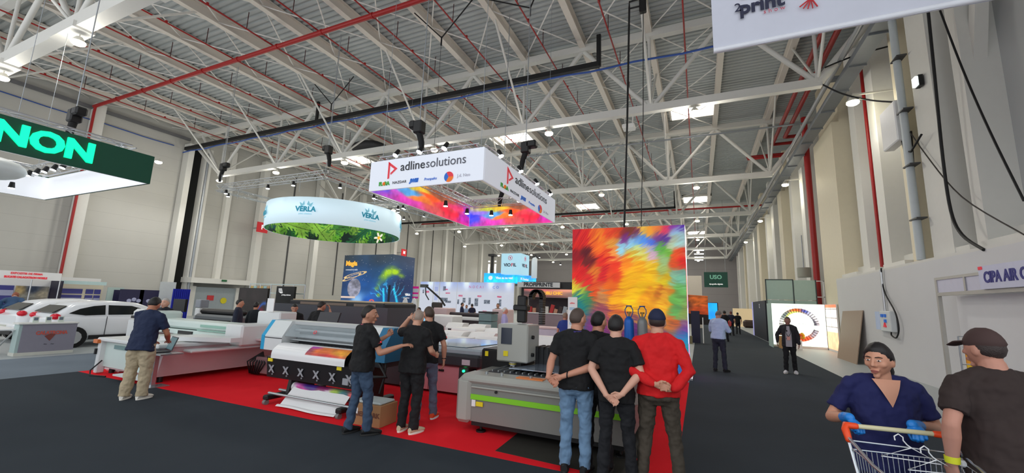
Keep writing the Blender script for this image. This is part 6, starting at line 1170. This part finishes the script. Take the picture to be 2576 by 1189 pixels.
person('man in red jacket and dark blue cap seen from behind, hands behind his back', -.43, 4.88, 3, 1.84, sk=(.80,.60,.50), hair=('buzz', (.2,.15,.13)), top=((.83,.07,.09), 'long'), legs=(.27,.24,.20), shoe=((.1,.08,.06), None), arms={'R': ((.29,-.08,1.14), (.14,-.20,.98), (-.8,-.1,.15), (0,-1,0), .5), 'L': ((-.30,-.08,1.13), (-.02,-.2,1.01), (.85,-.1,-.1), (0,-1,0), .5)}, cap=(.10,.13,.25), g=1.10, vox=.010, hem=.88, name_top='jacket', feet={'R': (.19, .0), 'L': (-.17, .0)}, yaw=-4)
person('dark haired man half hidden behind two men in black at the laser cutter', -1.12, 5.02, 10, 1.80, lean=5, sk=(.78,.57,.47), hair=('short', (.06,.05,.05)), top=(BLK, 'short'), legs=(.08,.08,.1), yaw=35, vox=.012)
# the three men in black at the cardboard box
person('man in black polo shirt and dark blue jeans at the roll printer, hand raised', -4.33, 4.62, -22, 1.75, lean=2, sk=(.74,.53,.43), hair=('short', (.10,.08,.07)), top=(BLK, 'short'), legs=(.22,.30,.40), shoe=((.06,.06,.07), None), arms={'R': ((.30,.10,1.10), (.42,.36,1.20), (.5,.75,.15), (-.3,0,-1), .4), 'L': ((-.20,.15,1.12), (-.03,.36,1.30), (.5,.5,.6), (.5,-.6,0), .9)}, yaw=30, g=1.06, vox=.011, hem=.84, name_top='polo_shirt', hs=1.06, feet={'R': (.12, .12), 'L': (-.12, -.04)}, collar=(.6,.3,.35))
person('bald man in black clothes and cream trainers scratching the back of his head', -3.80, 5.06, 0, 1.72, lean=4, sk=(.80,.62,.54), hair=('buzz', (.62,.55,.50)), top=(BLK, 'short'), legs=(.075,.075,.085), shoe=((.78,.74,.62), (.9,.88,.84)), arms={'L': ((-.36,.10,1.38), (-.13,.02,1.60), (.8,-.1,.2), (.2,-.9,0), .5), 'R': ((.25,.08,1.14), (.20,.26,1.06), (0,1,-.2), (-1,0,0), .5)}, pitch=14, yaw=-18, g=1.1, vox=.011, hem=.82, name_top='polo_shirt', baggy=1.1)
th = person('man in black polo shirt, faded jeans and orange trainers with his back turned', -3.97, 5.62, 24, 1.76, lean=4, sk=(.77,.56,.46), hair=('buzz', (.28,.22,.18)), top=(BLK, 'short'), legs=(.36,.40,.48), shoe=((.85,.30,.15), (.85,.85,.85)), arms={'R': ((.27,.0,1.13), (.27,.06,.90), (0,.1,-1), (-1,0,0), .4)}, yaw=-38, vox=.012, name_top='polo_shirt', feet={'R': (.14, .16), 'L': (-.06, -.16)})
m = MB(); j = th[3]['R']; m.tube([j[2]+Vector((math.cos(a)*.032, math.sin(a)*.032, .03)) for a in [i*PI/8 for i in range(16)]], .010, 6, closed=True); m.build('watch', black, th[0])
# man in navy at the laptop
person('young man in navy T-shirt and beige cargo trousers typing at a laptop', -8.86, 4.12, 28, 1.76, lean=9, sk=(.70,.47,.36), hair=('full', (.06,.05,.05)), top=((.10,.15,.27), 'short'), legs=(.70,.64,.53), shoe=((.88,.86,.82), (.9,.9,.88)), arms={'R': ((.27,.16,1.08), (.10,.46,.92), (-.5,.8,-.1), (0,0,-1), .35), 'L': ((-.24,.22,1.06), (-.20,.48,.90), (0,1,-.1), (0,0,-1), .35)}, pitch=26, yaw=-8, vox=.011, hem=.80, name_top='t_shirt', baggy=1.32, g=1.06, feet={'R': (.12, .04), 'L': (-.13, .0)})
# woman with the cart
pw = AY(2215, 905, 4.2)
wo = person('woman in a dark blue scrub top and blue gloves pushing a wire shopping cart', 1.27, 4.24, 184, 1.63, lean=3, yaw=40, pitch=2, sk=(.83,.60,.49), hair=('long', (.09,.06,.06)), top=((.10,.12,.33), 'short'), legs=(.09,.10,.26), shoe=((.8,.8,.8), None), arms={'R': ((.365,-.02,1.11), (.36,.335,1.185), (-.35,.75,-.35), (.1,.1,-1), 1.3), 'L': ((-.33,.0,1.10), (-.05,.335,1.18), (.15,.85,-.35), (0,.1,-1), 1.3)}, g=1.26, vox=.009, hem=.74, name_top='scrub_top', v_neck=True, gloves=(.12,.52,.86), hs=1.10)
# man in brown
br_ = person('man in brown T-shirt and brown cap at the right edge, yellow wristband', 1.73, 3.72, 18, 1.80, lean=8, sk=(.76,.54,.46), hair=('short', (.20,.15,.14)), top=((.19,.14,.13), 'short'), legs=(.13,.15,.22), cap=(.27,.19,.18), arms={'L': ((-.33,.0,1.16), (-.31,.05,.92), (.15,.25,-1), (1,.2,0), .7), 'R': ((.33,0,1.15), (.33,.05,.92), (0,.1,-1), (-1,0,0), .4)}, g=1.28, vox=.010, hem=.84, name_top='t_shirt', yaw=-10, hs=.97)
m = MB(); j = br_[3]['L']; c_ = j[2]*.9+j[1]*.1
m.loft([(c_+Vector((0,0,-.02)), (.036,0,0), (0,.036,0)), (c_+Vector((0,0,.02)), (.038,0,0), (0,.038,0))], 16); m.build('wristband', M('yellow band', (.85,.85,.15), .5), br_[0])
# corridor men
bs = person('grey haired man in a pale blue shirt standing in the aisle, head bowed', .50, 14.5, -25, 1.86, lean=5, pitch=25, sk=(.76,.58,.5), hair=('buzz', (.45,.42,.40)), top=((.74,.82,.93), 'long'), legs=(.17,.18,.23), shoe=((.06,.06,.07), None), arms={'R': ((.27,.12,1.14), (.12,.34,1.12), (-.6,.7,.2), (0,-.4,1), .5), 'L': ((-.26,.1,1.14), (-.05,.32,1.12), (.6,.7,.2), (0,-.4,1), .5)}, vox=.018, hem=.9, baggy=1.0, g=1.05, feet={'R': (.16, .03), 'L': (-.1, -.04)}, face=False)
bd = person('man in a dark blazer with a visitor badge walking down the aisle toward the camera', 2.5, 15.55, 170, 1.72, sk=(.60,.42,.36), hair=('short', (.08,.07,.07)), top=((.14,.13,.15), 'long'), legs=(.06,.06,.07), shoe=((.85,.85,.86), (.9,.9,.9)), vox=.016, hem=.80, name_top='blazer', yaw=-6, feet={'R': (.12, .12), 'L': (-.12, -.02)}, arms={'R': ((.30,-.04,1.16), (.31,.0,.92), (.05,.1,-1), (-1,0,0), .4)})
m = MB(); m.prism([(-.08,.135,.80),(.08,.135,.80),(.08,.135,1.2),(.04,.095,1.42),(-.04,.095,1.42),(-.08,.135,1.2)], (0,.02,0)); m.build('shirt_front', M('light grey tee', (.66,.64,.66), .8), bd[0])
m = MB(); m.tube([(-.045,.115,1.42),(-.06,.165,1.2),(0,.17,1.10)], .006, 6).tube([(.045,.115,1.42),(.06,.165,1.2),(0,.17,1.10)], .006, 6); m.build('lanyard', black, bd[0]); B('badge', M('badge', (.85,.6,.55)), bd[0], -.045, .045, .165, .172, 1.0, 1.11)
# behind the machines
person('elderly white haired man in a dark polo standing behind the white flatbed printer', -14.1, 6.95, 200, 1.62, sk=(.84,.62,.55), hair=('short', (.72,.70,.68)), top=((.08,.09,.13), 'short'), legs=(.12,.12,.15), vox=.015, g=1.25, yaw=-10, hs=1.22)
person('dark haired man looking down behind the roll printer, left of two', -9.75, 7.75, -128, 1.66, lean=6, pitch=26, sk=(.72,.52,.43), hair=('short', (.08,.07,.06)), top=(BLK, 'short'), legs=(.1,.1,.12), vox=.013)
person('dark haired man behind the roll printer, hand at his face, right of two', -8.75, 7.65, 12, 1.74, lean=6, pitch=12, sk=(.74,.54,.46), hair=('full', (.13,.09,.07)), top=(BLK, 'short'), legs=(.1,.1,.12), arms={'R': ((.26,.2,1.25), (.13,.26,1.52), (-.2,-.1,.9), (-.6,-.6,0), .6)}, yaw=25, vox=.013)
person('white haired man in a lavender shirt walking among the middle stands', -6.5, 13.9, -60, 1.68, sk=(.86,.58,.5), hair=('short', (.85,.83,.80)), top=((.72,.69,.88), 'long'), legs=(.12,.1,.12), vox=.02, belt=(.2,.12,.06), hem=.96)
person('person in a royal blue shirt partly hidden by the white notice stand', -3.75, 12.3, -20, 1.62, lean=4, sk=(.78,.6,.5), hair=('short', (.6,.5,.42)), top=((.15,.24,.55), 'short'), legs=(.1,.1,.15), vox=.02, face=False)
def far(label, px, top_, d, c, rz=180, hc=(.1,.08,.07), legs=(.09,.09,.12), arms=None, lean=0, sl='short', H=None, skc=(.74,.56,.47)):
    p = Vector((0,0,CAMH))+_ray(px, top_)*d; return person(label, p.x, p.y, rz, H or max(1.5, min(1.85, p.z)), sk=skc, hair=('short', hc), top=(c, sl), legs=legs, vox=.024, face=False, arms=arms, lean=lean)
far('bearded grey haired man in black at the right end of the dark grey counter', 962, 762, 16, (.07,.07,.08), 150, (.6,.58,.55))
far('man in navy left of the white award stand', 986, 768, 19, (.1,.12,.2), 60); far('person in dark clothes nearest the white award stand', 1002, 770, 20, (.08,.1,.18), 20)
far('man in a navy jumper standing before the white product wall', 1163, 760, 26, (.08,.11,.25), -60, sl='long'); far('person in a pale blue shirt at the white product wall between two dark figures', 1174, 766, 27, (.62,.7,.82), 180, (.3,.2,.15)); far('person in dark navy facing left at the white product wall', 1188, 763, 26, (.08,.08,.2), 60)
far('person in black and grey under the black equipment arm', 1042, 762, 21, (.1,.1,.11), 180, (.35,.35,.33)); far('seated person with dark hair left of the black equipment arm', 1055, 772, 19, (.08,.07,.08), 150)
far('young person by the tall white machine at the product wall', 1253, 762, 22, (.5,.48,.45), 180, (.3,.18,.15))
far('man with tied dark hair in a navy shirt before the dark display wall', 604, 752, 12, (.1,.12,.2), -40, H=1.7, sl='long'); far('person in a dark coat right of the dark display wall', 646, 758, 12.5, (.06,.1,.13), 20, sl='long', H=1.62)
far('person with ginger hair in a blue jacket bending over the white car', 36, 738, 15.5, (.16,.28,.42), 70, (.55,.3,.2), lean=55, sl='long', H=1.9)
far('dark clothed visitor walking beside the man in pale blue shirt', 1822, 780, 25, (.07,.07,.1), 0); far('visitor in a long dark coat with a red bag farther down the aisle', 1838, 782, 31, (.1,.1,.2), 0, (.4,.15,.15)); far('visitor all in black at the far end of the aisle', 1855, 785, 33, (.04,.04,.05), 0)
g_ = thing('handbag', 'red bag held by the visitor in the long dark coat', 'bag', AY(1832, 812, 29)); m = MB(); m.box(-.16,.16,-.06,.06,-.18,.12, bev=.04); m.build('pouch', redm, g_); m = MB(); m.tube([(-.1,0,.12),(-.05,0,.3),(.05,0,.3),(.1,0,.12)], .012, 6); m.build('strap', redm, g_)


for o in [q for q in COL.objects if q.name.startswith('person') and ('black polo shirt' in q.get('label', '') or 'black shirt and trousers' in q.get('label', ''))]:
    sh, e, w_ = JT[o.name]; p = sh*.40+e*.60; m = MB(); d_ = (e-sh).normalized(); rv = Vector((1,0,0)); rv = (rv-d_*rv.dot(d_)).normalized(); bv = d_.cross(rv); m.M = Matrix(((rv.x,bv.x,d_.x,p.x),(rv.y,bv.y,d_.y,p.y),(rv.z,bv.z,d_.z,p.z),(0,0,0,1)))
    for a_ in (-.8, -.25): m.box(.062, .0745, -.045+(a_+.8)*.05, -.025+(a_+.8)*.05, -.012, .014)
    m.build('sleeve_logo', redm, o)
# turn lettering into real meshes
dg = bpy.context.evaluated_depsgraph_get(); dg.update()
for ob in [o for o in bpy.data.objects if o.type == 'FONT']:
    me = bpy.data.meshes.new_from_object(ob.evaluated_get(dg)); nm = ob.name; par = ob.parent; mat_ = ob.matrix_local.copy()
    bpy.data.objects.remove(ob); o = bpy.data.objects.new(nm, me); COL.objects.link(o); o.parent = par; o.matrix_local = mat_
